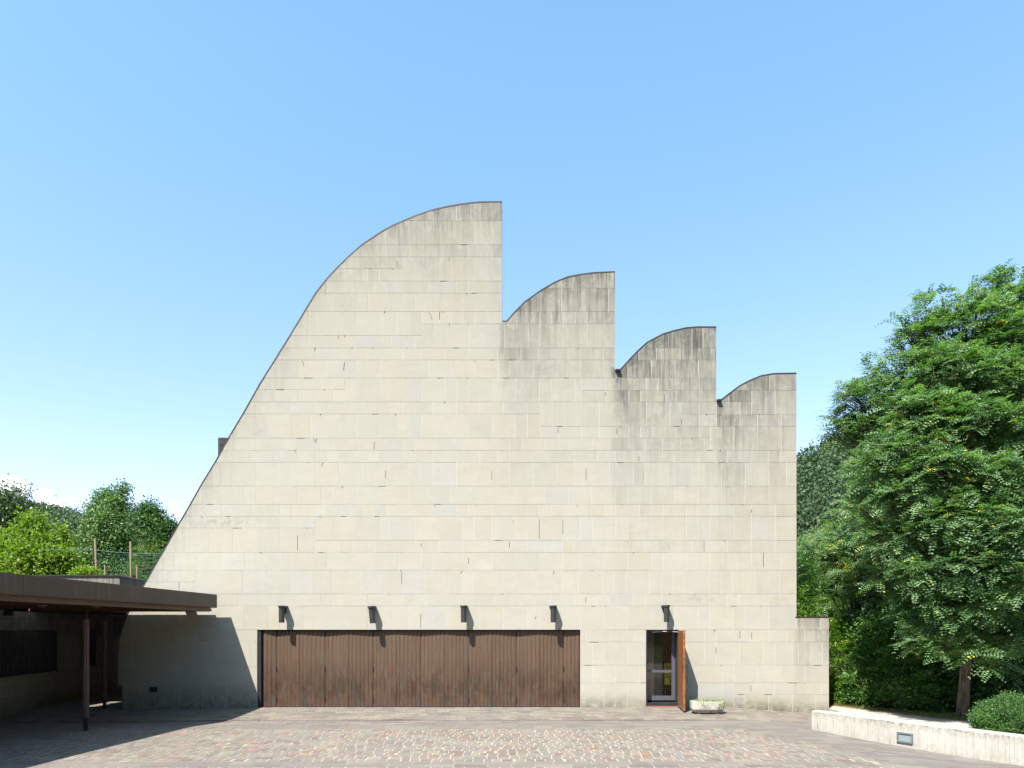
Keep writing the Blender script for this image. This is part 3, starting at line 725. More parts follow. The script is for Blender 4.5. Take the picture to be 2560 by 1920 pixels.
# ================================================================== foliage builder
def leafmesh(name, P, A, B, L, W, tint, m, parent=None):
    """P base points, A leaf axis, B leaf side: one quad (kite) per leaf"""
    n = len(P); L = L[:, None]; W = W[:, None]
    v = np.empty((n, 4, 3), np.float32)
    v[:, 0] = P; v[:, 1] = P+A*L*.5+B*W*.5; v[:, 2] = P+A*L; v[:, 3] = P+A*L*.5-B*W*.5
    me = bpy.data.meshes.new(name); me.vertices.add(n*4); me.vertices.foreach_set('co', v.ravel())
    me.loops.add(n*4); me.loops.foreach_set('vertex_index', np.arange(n*4, dtype=np.int32))
    me.polygons.add(n); me.polygons.foreach_set('loop_start', np.arange(0, n*4, 4, dtype=np.int32))
    me.polygons.foreach_set('loop_total', np.full(n, 4, np.int32))
    a = me.attributes.new('tint', 'FLOAT', 'POINT'); a.data.foreach_set('value', np.repeat(tint.astype(np.float32), 4))
    me.materials.append(m); me.update(calc_edges=True)
    o = bpy.data.objects.new(name, me); C.objects.link(o)
    if parent is not None: child(o, parent)
    return o
def unit(a): return a/np.maximum(1e-6, np.linalg.norm(a, axis=1, keepdims=True))
def rdir(n): return unit(nr.normal(size=(n, 3)))
def shell(clumps, n_per_area, up=.25, inner=.55):
    """points inside each ellipsoid clump, biased to the shell; returns points, outward dirs, clump ids"""
    P, D, I = [], [], []
    for i, c in enumerate(clumps):
        cx, cy, cz, rx, ry, rz = c
        n = int(n_per_area*(rx*ry+rx*rz+ry*rz)/3*4)
        d = rdir(n); r = nr.uniform(inner**2, 1, n)**.5
        lump = 1+.22*np.sin(d[:, 0]*5+i)*np.sin(d[:, 2]*6+2*i)+.12*np.sin(d[:, 1]*9+i*3)
        P.append(np.array([cx, cy, cz])+d*(r*lump)[:, None]*np.array([rx, ry, rz])); q = d.copy(); q[:, 2] += up; D.append(unit(q)); I.append(np.full(n, i))
    return np.concatenate(P), np.concatenate(D), np.concatenate(I)
def simple_crown(name, clumps, dens, L, W, m, parent=None, per=6, spread=.22, up=.25, inner=.5, tv=.0, flat=.4):
    P, D, I = shell(clumps, dens, up, inner)
    n = len(P); P = np.repeat(P, per, 0)+nr.normal(size=(n*per, 3))*spread; D = np.repeat(D, per, 0); I = np.repeat(I, per)
    A = unit(D+nr.normal(size=D.shape)*.8-np.array([0, 0, .25])); Nn = unit(np.array([0, 0, 1.])+D*flat+nr.normal(size=D.shape)*.55)
    B = unit(np.cross(A, Nn)); k = nr.uniform(.7, 1.25, n*per)
    ct = nr.uniform(-.15, .15, len(clumps))[I]
    tt = np.clip(nr.uniform(.15, .9, n*per)+ct+tv, 0, .97); tt[nr.random(n*per) < .012] = 1.0
    return leafmesh(name, P, A, B, L*k, W*k, tt, m, parent)
def frond_crown(name, clumps, twigs, m, parent=None, FL=.27, pairs=7, per=9, twl=.5, inner=.45, yellow=.012, ctv=.12):
    """compound leaves: every twig carries arching fronds, every frond carries leaflet pairs"""
    P, D, I = shell(clumps, twigs, .45, inner); n = len(P)
    T = unit(D+rdir(n)*.45)
    s = np.tile(np.linspace(.15, 1, per), n)[:, None]
    FP = np.repeat(P, per, 0)+np.repeat(T, per, 0)*s*twl*np.repeat(nr.uniform(.6, 1.2, n), per)[:, None]
    FP[:, 2] -= (s[:, 0]**2)*.10
    FT = np.repeat(T, per, 0); side = unit(np.cross(FT, np.array([0, 0, 1.])+.01)); sg = np.tile(np.where(np.arange(per) % 2 == 0, 1, -1), n)[:, None]
    FD = unit(FT*.65+side*sg*.9+nr.normal(size=FT.shape)*.28+np.array([-.12, 0, .12]))
    N = len(FP); fl = FL*nr.uniform(.65, 1.15, N); FI = np.repeat(I, per)
    droop = nr.uniform(.3, .9, N)
    FN = unit(np.array([-.15, -.25, 1.])+nr.normal(size=FD.shape)*.28); FS = unit(np.cross(FD, FN)); FN = unit(np.cross(FS, FD))
    u = np.linspace(.12, 1, pairs)
    nl = pairs*2
    U = np.tile(np.repeat(u, 2), N); SG = np.tile(np.array([1., -1.]*pairs), N)[:, None]
    R_ = lambda a: np.repeat(a, nl, 0)
    base = R_(FP)+R_(FD)*(U*R_(fl))[:, None]; base[:, 2] -= U**2*R_(droop)*R_(fl)*.55
    A = unit(R_(FS)*SG+R_(FD)*.35-np.array([0, 0, .18])+nr.normal(size=(N*nl, 3))*.12)
    nn_ = R_(FN)+R_(FD)*(U*R_(droop)*.8)[:, None]+nr.normal(size=(N*nl, 3))*.15; B = unit(np.cross(A, nn_))
    ll = FL*.22*(1-.45*np.abs(U-.45))*nr.uniform(.85, 1.15, N*nl)
    ct = nr.uniform(-ctv, ctv, len(clumps))[FI]
    ft = np.clip(nr.uniform(.1, .85, N)+ct, 0, .97); ft[nr.random(N) < yellow*.15] = 1.0
    tt = R_(ft); tt = np.where(nr.random(N*nl) < yellow, 1.0, tt); tt = np.where(tt < .99, np.clip(tt+nr.uniform(-.06, .06, N*nl), 0, .97), tt)
    return leafmesh(name, base.astype(np.float32), A, B, ll, ll*.55, tt, m, parent)
def limb(b, p0, p1, r0, r1, n=6, wob=.12, seg=8):
    p0 = Vector(p0); p1 = Vector(p1); L = (p1-p0).length; pts = []; rr = []
    ph = rnd.uniform(0, 6)
    for i in range(n+1):
        q = i/n; w = math.sin(q*math.pi)*wob*L
        pts.append(p0.lerp(p1, q)+Vector((w*math.sin(ph+q*3), w*math.cos(ph*1.3+q*2), w*.4*math.sin(ph+q*4)))); rr.append(r0+(r1-r0)*q)
    b.tube(pts, rr, seg); return pts
def bark_tree(parent, base, h, r, clumps, lean=(0, 0), name='trunk', seg=10, fork=.35, wob=.03):
    b = MB(); base = Vector(base); top = base+Vector((lean[0], lean[1], h))
    pts = [base+Vector((0, 0, -.1))]; rr = [r*1.22]
    for q in (.03, .1, .2, .35, .5, .65, .8, 1): pts.append(base.lerp(top, q)+Vector((math.sin(q*7)*wob*h*.3, math.cos(q*5)*wob*h*.3-wob*h*.3, 0))); rr.append(r*(1.06 if q < .05 else 1-.8*q))
    b.tube(pts, rr, seg)
    for c in clumps:
        cz = c[2]; q = min(.95, max(fork, (cz-base.z)/h-.28)); s = base.lerp(top, q)
        limb(b, s, (c[0], c[1], c[2]), r*(1-.8*q)*.55, .012, wob=.07, seg=6)
        for _ in range(3):
            e = Vector((c[0]+rnd.uniform(-.7, .7)*c[3], c[1]+rnd.uniform(-.7, .7)*c[4], c[2]+rnd.uniform(-.4, .8)*c[5]))
            limb(b, Vector((c[0], c[1], c[2])).lerp(s, rnd.uniform(.1, .5)), e, .022, .006, n=4, wob=.08, seg=5)
    return b.build(name, M['bark'], parent, smooth=True)
def pxc(px, py, Y, rpx, ry=None, asp=.8, dy=0):
    """clump given by the direction it is seen in and its real distance"""
    p = at(px, py, Y); r = rpx*Y/F
    return (p.x, p.y, p.z, r, (ry or r*.9), r*asp)
# ---------------- succulents
cl = [(5.02+x, 18.0+rnd.uniform(-.08, .08), pz+.29+rnd.uniform(0, .02), .09, .08, .035) for x in (-.34, -.25, -.15, -.05, .05, .13, .21, .29, .35)]
cl += [(5.02-.17, 17.80, pz+.25, .025, .02, .06), (5.02+.27, 17.80, pz+.22, .04, .02, .08)]
simple_crown('succulent', cl, 1500, .03, .017, M['succulent'], pl, per=6, spread=.02, up=.6, inner=.3)
# ================================================================== BIG LOCUST TREE
TY = 16.9
tree1 = tag(empty('locust_tree', (10.88, 16.9, -.02)), 'tall locust tree with feathery leaves and bare rough trunk at the right edge', 'tree')
spec = [(2520, 760, 17.0, 75), (2600, 755, 17.5, 80), (2450, 790, 16.6, 70), (2540, 840, 16.2, 90), (2370, 830, 16.8, 62), (2300, 850, 17.0, 55), (2285, 910, 16.8, 55), (2380, 920, 16.0, 85), (2480, 950, 15.8, 90), (2580, 960, 16.4, 95),
        (2200, 970, 17.2, 55), (2150, 1010, 17.3, 52), (2260, 1000, 16.4, 70), (2110, 1065, 17.4, 40), (2180, 1080, 16.9, 60), (2330, 1040, 15.8, 85), (2440, 1060, 15.4, 90), (2550, 1090, 15.5, 95), (2260, 1120, 16.0, 70),
        (2180, 1180, 16.4, 60), (2350, 1170, 15.3, 85), (2470, 1190, 15.0, 85), (2580, 1220, 15.2, 85), (2260, 1230, 15.7, 75), (2150, 1270, 16.9, 55), (2390, 1290, 15.0, 80), (2500, 1310, 14.8, 75), (2300, 1330, 15.6, 70), (2210, 1340, 16.2, 60),
        (2580, 1340, 15.0, 70), (2430, 1400, 14.9, 70), (2530, 1430, 14.9, 70), (2330, 1430, 15.4, 65), (2240, 1440, 16.2, 60), (2470, 1490, 15.2, 55), (2380, 1510, 15.4, 55), (2560, 1530, 15.4, 60), (2290, 1520, 16.2, 50), (2440, 1570, 16.0, 48), (2360, 1570, 16.0, 40), (2530, 1610, 15.8, 50),
        (2400, 1590, 15.7, 42), (2365, 1625, 15.6, 30), (2445, 1640, 15.5, 34), (2300, 1600, 15.9, 40), (2520, 1640, 16.6, 40),
        (2470, 900, 18.5, 110), (2350, 1000, 18.6, 110), (2500, 1150, 18.8, 120), (2300, 1200, 18.4, 110), (2450, 1350, 18.6, 120), (2570, 840, 18.8, 90), (2700, 900, 17, 130), (2720, 1150, 16.5, 140), (2700, 1400, 16, 120)]
edge = [(2262, 815, 17, 26), (2252, 862, 17, 24), (2330, 768, 17, 26), (2352, 748, 17, 22), (2448, 722, 17, 26), (2492, 712, 17, 30), (2540, 715, 17, 30), (2168, 935, 17.2, 22), (2200, 945, 17, 24),
        (2112, 1006, 17.3, 24), (2080, 1048, 17.4, 20), (2068, 1080, 17.4, 16), (2235, 912, 17, 24), (2400, 748, 16.8, 26), (2290, 800, 17, 22), (2130, 985, 17, 20), (2320, 1085, 15.4, 30), (2200, 1110, 15.6, 28)]
cl1 = [pxc(*s[:3], s[3]*((.70 if s[0] < 2345 or s[1] < 800 else .74)*(1+.16*math.sin(s[0]*.7+s[1])) if s[2] < 18 else .86), asp=.62) for s in spec]+[pxc(*s[:3], s[3]*.55, asp=.9) for s in edge]
frond_crown('crown', cl1, 92, M['robinia'], tree1, FL=.36, pairs=6, per=9, twl=.34, inner=.6, yellow=.015)
bark_tree(tree1, (10.88, 16.9, -.03), 9.0, .128, [cl1[i] for i in range(0, len(cl1), 1)], lean=(.15, .2), fork=.34)
# second locust behind, towards the church
tree2 = tag(empty('locust_tree', (10.2, 22.5, -.1)), 'shorter locust tree with yellow-flecked leaves between the church corner and the tall locust', 'tree')
spec = [(2170, 1180, 22, 40), (2200, 1220, 21.5, 60), (2160, 1290, 21.6, 45), (2100, 1345, 21.8, 30), (2130, 1370, 21.4, 50), (2200, 1320, 21, 75), (2060, 1420, 21.8, 45), (2150, 1430, 21, 60),
        (2230, 1430, 20.8, 70), (2110, 1500, 21.3, 55), (2190, 1520, 20.8, 55), (2280, 1500, 21, 70), (2250, 1280, 23.6, 90), (2150, 1380, 23.8, 90)]
cl2 = [pxc(*s[:3], s[3], asp=.75) for s in spec]
frond_crown('crown', cl2, 40, M['robinia'], tree2, FL=.38, pairs=6, per=8, twl=.42, inner=.6, yellow=.04)
bark_tree(tree2, (10.9, 22.3, -.1), 7.5, .13, cl2, lean=(.2, 0), fork=.25)
# ---------------- undergrowth: separate shrubs along the verge
SH = [('dense dark shrub just right of the church corner', [(2095, 1590, 20.8, 48), (2120, 1650, 20.3, 55), (2080, 1680, 20.6, 40), (2130, 1720, 20.0, 45), (2085, 1735, 20.4, 30)], 'bright'),
      ('leafy shrub with pale yellow tips left of the tree trunk', [(2200, 1600, 19.6, 62), (2230, 1660, 19.0, 60), (2180, 1700, 19.3, 50), (2230, 1735, 18.8, 38), (2190, 1745, 19.0, 30)], 'shrub'),
      ('shady shrub directly left of the locust trunk', [(2300, 1620, 19.2, 70), (2330, 1680, 18.6, 60), (2290, 1730, 18.4, 48), (2340, 1750, 18.2, 36)], 'shrub'),
      ('very dark shrub behind the locust trunk', [(2400, 1640, 19.4, 75), (2420, 1710, 18.8, 65), (2380, 1750, 18.4, 45), (2460, 1750, 18.3, 45)], 'oak'),
      ('dark shrub at the right edge above the round box bush', [(2500, 1620, 18.8, 75), (2530, 1690, 18.2, 70), (2590, 1640, 18.4, 80), (2560, 1750, 17.8, 60), (2480, 1760, 17.8, 40)], 'oak'),
      ('tall dark thicket shrub behind the locust crown', [(2280, 1540, 22.5, 90), (2400, 1560, 22.5, 100), (2520, 1540, 22.5, 110), (2340, 1650, 22.5, 90), (2480, 1660, 22.5, 100), (2600, 1600, 22, 110), (2200, 1620, 22.6, 80)], 'oak')]
for lab, sp, mm in SH:
    cs = [pxc(*s[:3], s[3], asp=.9) for s in sp]
    gx = sum(c[0] for c in cs)/len(cs); gy = sum(c[1] for c in cs)/len(cs)
    r = tag(empty('shrub', (gx, gy, -.02)), lab, 'shrub', 'shrubs growing under the locust trees')
    if mm == 'oak': simple_crown('foliage', cs, 560, .11, .06, M[mm], r, per=5, spread=.16, up=.3, inner=.4)
    else: (simple_crown('foliage', cs[::2], 260, .10, .055, M[mm], r, per=5, spread=.2, up=.3, inner=.4), frond_crown('foliage', cs, 64, M[mm], r, FL=.26, pairs=4, per=7, twl=.30, inner=.5, yellow=.02))
    b = MB()
    for c in cs:
        for _ in range(4): limb(b, (gx+rnd.uniform(-.3, .3), gy+rnd.uniform(-.2, .3), -.05), (c[0]+rnd.uniform(-.5, .5)*c[3], c[1]-.3*c[4], c[2]+.4*c[5]), .025, .006, 5, .1, 5)
    b.build('stem', M['bark'], r)
# brighter shrub seen between the church edge and the trees
r = tag(empty('shrub', (12.8, 29, -.1)), 'sunlit yellow-green shrub right against the edge of the church wall', 'shrub')
cs = [pxc(*s[:3], s[3], asp=.9) for s in [(2010, 1420, 29, 40), (2050, 1450, 28.5, 45), (2000, 1490, 28.5, 40), (2060, 1520, 28, 45), (2015, 1560, 28, 45), (2090, 1470, 29, 50), (2030, 1620, 28, 60), (1960, 1470, 29, 45), (2080, 1580, 28, 50)]]
simple_crown('foliage', cs, 260, .11, .05, M['bright'], r, per=6, spread=.16)
b = MB()
for c in cs: limb(b, (12.8+rnd.uniform(-.3, .3), 29, -.3), c[:3], .05, .01)
b.build('stem', M['bark'], r)
r = tag(empty('willow_shrub', (13.5, 33, -.2)), 'pale grey-green shrub above the bright one beside the church wall', 'shrub')
cs = [pxc(*s[:3], s[3], asp=.9) for s in [(2012, 1375, 33, 32), (2040, 1400, 33, 36), (1990, 1400, 33, 34), (2060, 1360, 33.5, 36), (2020, 1440, 33, 50), (2020, 1520, 33, 60)]]
simple_crown('foliage', cs, 240, .13, .04, M['poplar'], r, per=6, spread=.2, tv=.3)
b = MB()
for c in cs: limb(b, (13.5, 33, -.3), c[:3], .05, .01)
b.build('stem', M['bark'], r)
# round clipped box bush behind the low wall
r = tag(empty('box_bush', (9.35, 13.35, -.03)), 'rounded glossy box bush behind the low concrete wall', 'bush')
cs = []
for (px, py, Y, rp) in [(2475, 1795, 13.2, 40), (2510, 1780, 13.1, 42), (2555, 1785, 13.0, 48), (2600, 1790, 13.0, 48), (2460, 1812, 13.3, 28), (2530, 1800, 12.8, 42), (2490, 1810, 12.9, 36), (2580, 1810, 12.9, 40), (2530, 1775, 13.5, 44), (2620, 1780, 13.4, 50)]:
    cs.append(pxc(px, py, Y, rp, asp=.85))
simple_crown('foliage', cs, 5200, .032, .017, M['box'], r, per=6, spread=.03, up=.3, inner=.72)
b = MB()
for _ in range(26):
    a = rnd.uniform(-.6, .9); limb(b, (9.25+a*.3, 13.1+rnd.uniform(-.1, .2), -.05), (9.25+a, 13.1+rnd.uniform(-.35, .3), .42+rnd.uniform(0, .2)), .012, .005, 4, .05, 5)
b.build('stem', M['bark'], r)
# grass edge of the verge
P = []
for (xa, ya), (xb, yb) in zip(outer, outer[1:]):
    L_ = math.hypot(xb-xa, yb-ya); k = int(L_*900)
    q = nr.random(k); w = nr.uniform(-.02, .55, k)**1.0
    P.append(np.stack([xa+(xb-xa)*q+w*.85, ya+(yb-ya)*q+w*.35, np.full(k, -.02)], 1))
P = np.concatenate(P); k = len(P); A = unit(nr.normal(size=(k, 3))*.5+np.array([0, 0, 1.])); B = unit(np.cross(A, rdir(k)))
tag(leafmesh('grass', P, A, B, nr.uniform(.03, .09, k), np.full(k, .008), nr.random(k), M['grass']), 'short grass and dry leaves along the gravel path edge', 'grass', kind='stuff')
k = 2600; q = nr.random(k); 
seg = nr.integers(1, 9, k); O_ = np.array(outer); pa = O_[seg]; pb = O_[seg+1]; w = nr.normal(size=k)*.16+.05
P = np.stack([pa[:, 0]+(pb[:, 0]-pa[:, 0])*q+w*.9, pa[:, 1]+(pb[:, 1]-pa[:, 1])*q+w*.4, np.full(k, -.010)], 1)
A = unit(nr.normal(size=(k, 3))*np.array([1, 1, .25])); B = unit(np.cross(A, np.array([0, 0, 1.])+nr.normal(size=(k, 3))*.3))
M['dry'] = simple('dry_leaf', (.33, .19, .07), (.20, .10, .04), 9, .8, bump=0)
tag(leafmesh('fallen_leaves', P, A, B, nr.uniform(.02, .05, k), nr.uniform(.012, .03, k), nr.random(k), M['dry']), 'scattered dry brown leaves beside the gravel path', 'leaves', kind='stuff')
# ================================================================== LOW BOARD-MARKED WALL
lw = MB(); TZ = .35; TH = .27
def wp(s):
    """point and tangent at arclength s"""
    for (xa, ya), (xb, yb) in zip(WALL, WALL[1:]):
        L_ = math.hypot(xb-xa, yb-ya)
        if s <= L_: return Vector((xa+(xb-xa)*s/L_, ya+(yb-ya)*s/L_)), Vector((xb-xa, yb-ya)).normalized()
        s -= L_
    return Vector(WALL[-1]), (Vector(WALL[-1])-Vector(WALL[-2])).normalized()
TOT = sum(math.dist(a, c) for a, c in zip(WALL, WALL[1:]))
s = 0.0; zz_ = [-.4, -.1, .05, .18, .27, TZ-.012]
while s < TOT:
    w = rnd.uniform(.045, .12); e = min(TOT, s+w); off = rnd.uniform(0, .005)
    pa, ta = wp(s+.001); pb, tb = wp(e-.002); na = Vector((ta.y, -ta.x)); nb_ = Vector((tb.y, -tb.x))
    if na.x > 0: na, nb_ = -na, -nb_
    # front board
    vs = []; we = []
    for pt, nn_ in ((pa, na), (pb, nb_)):
        for z in zz_: vs.append((pt.x+nn_.x*off, pt.y+nn_.y*off, z)); we.append(max(0, 1-(TZ-z)/.13) if z > 0 else max(0, (.0-z)*3))
    m_ = len(zz_); lw.add(vs, [(i, m_+i, m_+i+1, i+1)[::-1] for i in range(m_-1)], 0, wear=we)
    # chamfer, top, back
    q0 = []; 
    for pt, nn_ in ((pa, na), (pb, nb_)):
        q0 += [(pt.x+nn_.x*off, pt.y+nn_.y*off, TZ-.012), (pt.x-nn_.x*.015, pt.y-nn_.y*.015, TZ), (pt.x-nn_.x*.09, pt.y-nn_.y*.09, TZ+.002), (pt.x-nn_.x*TH, pt.y-nn_.y*TH, TZ), (pt.x-nn_.x*TH, pt.y-nn_.y*TH, -.4)]
    lw.add(q0, [(i, 5+i, 6+i, i+1)[::-1] for i in range(4)], 0, wear=[.35, .15, .1, .5, .3]*2)
    # sides of the board
    for pt, nn_ in ((pa, na), (pb, nb_)):
        lw.add([(pt.x+nn_.x*off, pt.y+nn_.y*off, -.4), (pt.x+nn_.x*off, pt.y+nn_.y*off, TZ-.012), (pt.x-nn_.x*TH, pt.y-nn_.y*TH, TZ-.001), (pt.x-nn_.x*TH, pt.y-nn_.y*TH, -.4)], [(0, 1, 2, 3)], 0, wear=.6)
    s = e
tag(lw.build('low_wall', M['concrete']), 'low curving pale concrete wall with vertical board marks at the right of the piazza', 'wall')
# light set into the wall
pc_, tc_ = None, None
best = min((abs((wp(i*.01)[0].x/wp(i*.01)[0].y)-983/F), i) for i in range(int(TOT*100)))[1]
pc_, tc_ = wp(best*.01); nc = Vector((tc_.y, -tc_.x)); nc = -nc if nc.x > 0 else nc
wl = tag(empty('wall_light', (pc_.x, pc_.y, .06)), 'rectangular grey metal recessed light set into the low concrete wall', 'light')
def wbox(u0, u1, d0, d1, z0, z1, b):
    vs = [(pc_.x+tc_.x*u+nc.x*d, pc_.y+tc_.y*u+nc.y*d, z) for u in (u0, u1) for d in (d0, d1) for z in (z0, z1)]
    b.add(vs, [(0, 1, 3, 2), (4, 6, 7, 5), (0, 4, 5, 1), (2, 3, 7, 6), (0, 2, 6, 4), (1, 5, 7, 3)])
M['steel'] = simple('galvanised', (.22, .24, .26), (.17, .19, .2), 20, .45, .5, bump=0)
M['lens'] = mat('frosted_lens', (.20, .24, .24), .25)
b = MB(); z0, z1 = -.035, .155; u = .155
wbox(-u, u, .003, .03, z0, z0+.03, b); wbox(-u, u, .003, .03, z1-.025, z1, b); wbox(-u, -u+.03, .003, .03, z0+.03, z1-.025, b); wbox(u-.03, u, .003, .03, z0+.03, z1-.025, b)
b.build('frame', M['steel'], wl)
b = MB(); wbox(-u+.03, u-.03, .003, .012, z0+.03, z1-.025, b); b.build('lens', M['lens'], wl)
# ================================================================== ANNEX (left building)
annex = tag(empty('annex_building', (-13.4, 20, 0)), 'low stone annex with slatted windows in the shade of the canopy', 'building')
WA = [(-10.95, 5.7), (-12.92, 17.65), (-13.63, 21.98)]; WB = [(-13.95, 22.0), (-14.42, 25.3), (-14.75, 27.6)]
def blockwall(b, p, q, z0, z1, holes=(), hs=(.32, .65, .48)):
    p = Vector(p); q = Vector(q); L = (q-p).length; t_ = (q-p)/L; nx = Vector((t_.y, -t_.x))
    if nx.x < 0: nx = -nx
    def quad(u0, u1, za, zb, d, m, **at):
        vs = [(p.x+t_.x*u+nx.x*d, p.y+t_.y*u+nx.y*d, z) for u, z in ((u0, za), (u1, za), (u1, zb), (u0, zb))]
        b.add(vs, [(0, 1, 2, 3)], m, **at)
    z = z0; zs = [z0]
    while z < z1-.2: z += rnd.choice(hs); zs.append(min(z, z1))
    if zs[-1] < z1: zs.append(z1)
    for za, zb in zip(zs, zs[1:]):
        u = 0.0
        while u < L:
            e = min(L, u+rnd.choice([.32, .64, .64, .48])); segs = [(u, e, za, zb)]
            for (h0, h1, hz0, hz1) in holes:
                ns = []
                for (a, c, y0, y1) in segs:
                    if c <= h0 or a >= h1 or y1 <= hz0 or y0 >= hz1: ns.append((a, c, y0, y1)); continue
                    if a < h0: ns.append((a, h0, y0, y1))
                    if c > h1: ns.append((h1, c, y0, y1))
                    if y0 < hz0: ns.append((max(a, h0), min(c, h1), y0, hz0))
                    if y1 > hz1: ns.append((max(a, h0), min(c, h1), hz1, y1))
                segs = ns
            ti = tints(0, 1200); sd = rnd.uniform(0, 40); d = rnd.uniform(.005, .01)
            for (a, c, y0, y1) in segs:
                if c-a < .02 or y1-y0 < .02: continue
                quad(a, c, y0, y1, 0, 1)
                n_ = max(1, int((y1-y0)/.15))
                for i in range(n_):
                    ya = y0+.004+(y1-y0-.008)*i/n_; yb = y0+.004+(y1-y0-.008)*(i+1)/n_
                    ms = [max(0, 1-zq/.45) for zq in (ya, ya, yb, yb)]; wr = [.75 if zq > 2 else .35 for zq in (ya, ya, yb, yb)]
                    quad(a+.004, c-.004, ya, yb, d, 0, tint=ti, seed=sd, wear=wr, moss=ms, smudge=[.45]*4)
            u = e
def uof(p, q, px):
    """distance along p-q where the wall is seen at px"""
    p = Vector(p); q = Vector(q); t_ = (q-p).normalized(); k = (px-VX)/F
    return (k*p.y-p.x)/(t_.x-k*t_.y)
HT = 2.585
# window openings (u range along the wall, heights)
uA = uof(WA[1], WA[2], 142.5); uB0 = uof(WB[0], WB[1], 203); uB1 = uof(WB[0], WB[1], 240); uD = uof(WB[1], WB[2], 288)
b = MB()
blockwall(b, WA[0], WA[1], -.25, HT, holes=[((Vector(WA[1])-Vector(WA[0])).length-4.5, 99, .90, 2.1)])
blockwall(b, WA[1], WA[2], -.25, HT, holes=[(-1, uA, .90, 2.1)])
blockwall(b, WB[0], WB[1], -.25, HT, holes=[(uB0, uB1, .90, 2.1)])
blockwall(b, WB[1], WB[2], -.25, HT, holes=[(.05, 1.2, -1, 1.80)])
blockwall(b, (-14.0, 21.99), (-13.63, 21.98), -.25, HT)
# far end wall closing the passage
blockwall(b, (-14.75, 27.6), (-9.9, 27.6), -.25, HT)
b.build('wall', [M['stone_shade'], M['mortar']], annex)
b = MB(); b.prism([(WA[0][0]-.45, WA[0][1]), (WA[1][0]-.45, WA[1][1]), (WA[2][0]-.45, WA[2][1]), (-14.45, 22.2), (-15.3, 27.7), (-22, 27.7), (-20, 5.7)], -.25, HT-.01)
b.build('inner_block', M['black'], annex)
b = MB(); b.prism([(WA[0][0]-1.3, WA[0][1]), (-13.95, 17.65), (-14.5, 27.9), (-22, 27.9), (-20, 5.7)], HT+.01, 3.0); b.build('roof', M['roof'], annex)
def window(p, q, u0, u1, z0, z1):
    p = Vector(p); q = Vector(q); t_ = (q-p).normalized(); nx = Vector((t_.y, -t_.x)); nx = -nx if nx.x < 0 else nx
    def bx(b, a, c, d0, d1, za, zb):
        vs = [(p.x+t_.x*u+nx.x*d, p.y+t_.y*u+nx.y*d, z) for u in (a, c) for d in (d0, d1) for z in (za, zb)]
        b.add(vs, [(0, 1, 3, 2), (4, 6, 7, 5), (0, 4, 5, 1), (2, 3, 7, 6), (0, 2, 6, 4), (1, 5, 7, 3)])
    b = MB(); bx(b, u0, u1, -.35, -.2, z0, z1); bx(b, u0-.02, u1+.02, -.2, .035, z0-.04, z0)
    w = b.build('window', M['black'], annex)
    b = MB(); u = u0+.04
    while u < u1-.02: bx(b, u, u+.035, -.10, -.0, z0, z1-.002); u += .125
    b.build('slats', M['lampx'], w)
M['lampx'] = simple('slat_metal', (.10, .095, .10), (.08, .075, .08), 5, .5, .3)
LA = (Vector(WA[1])-Vector(WA[0])).length
window(WA[0], WA[1], LA-4.4, LA-.01, .94, 2.1)
window(WA[1], WA[2], .0, uA, .94, 2.1)
window(WB[0], WB[1], uB0, uB1, .94, 2.1)
b = MB(); p = Vector(WB[1]); q = Vector(WB[2]); t_ = (q-p).normalized(); 
b.prism([(p.x+t_.x*.06-.25, p.y+t_.y*.06), (p.x+t_.x*1.18-.25, p.y+t_.y*1.18), (p.x+t_.x*1.18-.2, p.y+t_.y*1.18), (p.x+t_.x*.06-.2, p.y+t_.y*.06)], -.1, 1.80); b.build('door', M['wood_dark'], annex)
# upper block of the annex with copper coping
up = tag(empty('annex_upper_block', (-17, 28, 0)), 'grey stone upper block with dark flat coping rising behind the canopy', 'building')
cx0 = at(83, 1438, 27).x; cx1 = at(300, 1438, 27).x; zt = at(300, 1441, 27).z
B0 = (cx0, 27.0); B1 = (cx1, 27.0); B2 = (cx1-.164*4.2, 31.2)
b = MB(); 
def pan(p, q, m=0):
    p = Vector(p); q = Vector(q); L = (q-p).length; t_ = (q-p)/L; n_ = Vector((t_.y, -t_.x)); n_ = -n_ if n_.dot(p-Vector((-17, 29))) < 0 else n_
    b.add([(p.x, p.y, 0), (q.x, q.y, 0), (q.x, q.y, zt), (p.x, p.y, zt)], [(0, 1, 2, 3)], 1)
    u = 0
    while u < L:
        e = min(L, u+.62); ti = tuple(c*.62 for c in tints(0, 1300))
        for i in range(6):
            za = 2+(zt-2)*i/6; zb = 2+(zt-2)*(i+1)/6
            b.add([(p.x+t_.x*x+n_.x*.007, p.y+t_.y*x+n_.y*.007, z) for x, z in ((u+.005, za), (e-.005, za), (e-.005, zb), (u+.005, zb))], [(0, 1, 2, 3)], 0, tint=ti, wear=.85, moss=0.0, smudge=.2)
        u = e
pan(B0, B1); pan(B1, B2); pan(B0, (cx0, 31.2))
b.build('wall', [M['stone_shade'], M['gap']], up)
b = MB(); b.prism([(cx0-.05, 26.94), (cx1+.04, 26.94), (B2[0]+.05, 31.25), (cx0-.05, 31.25)], zt, zt+.055); b.build('coping', M['copper'], up)
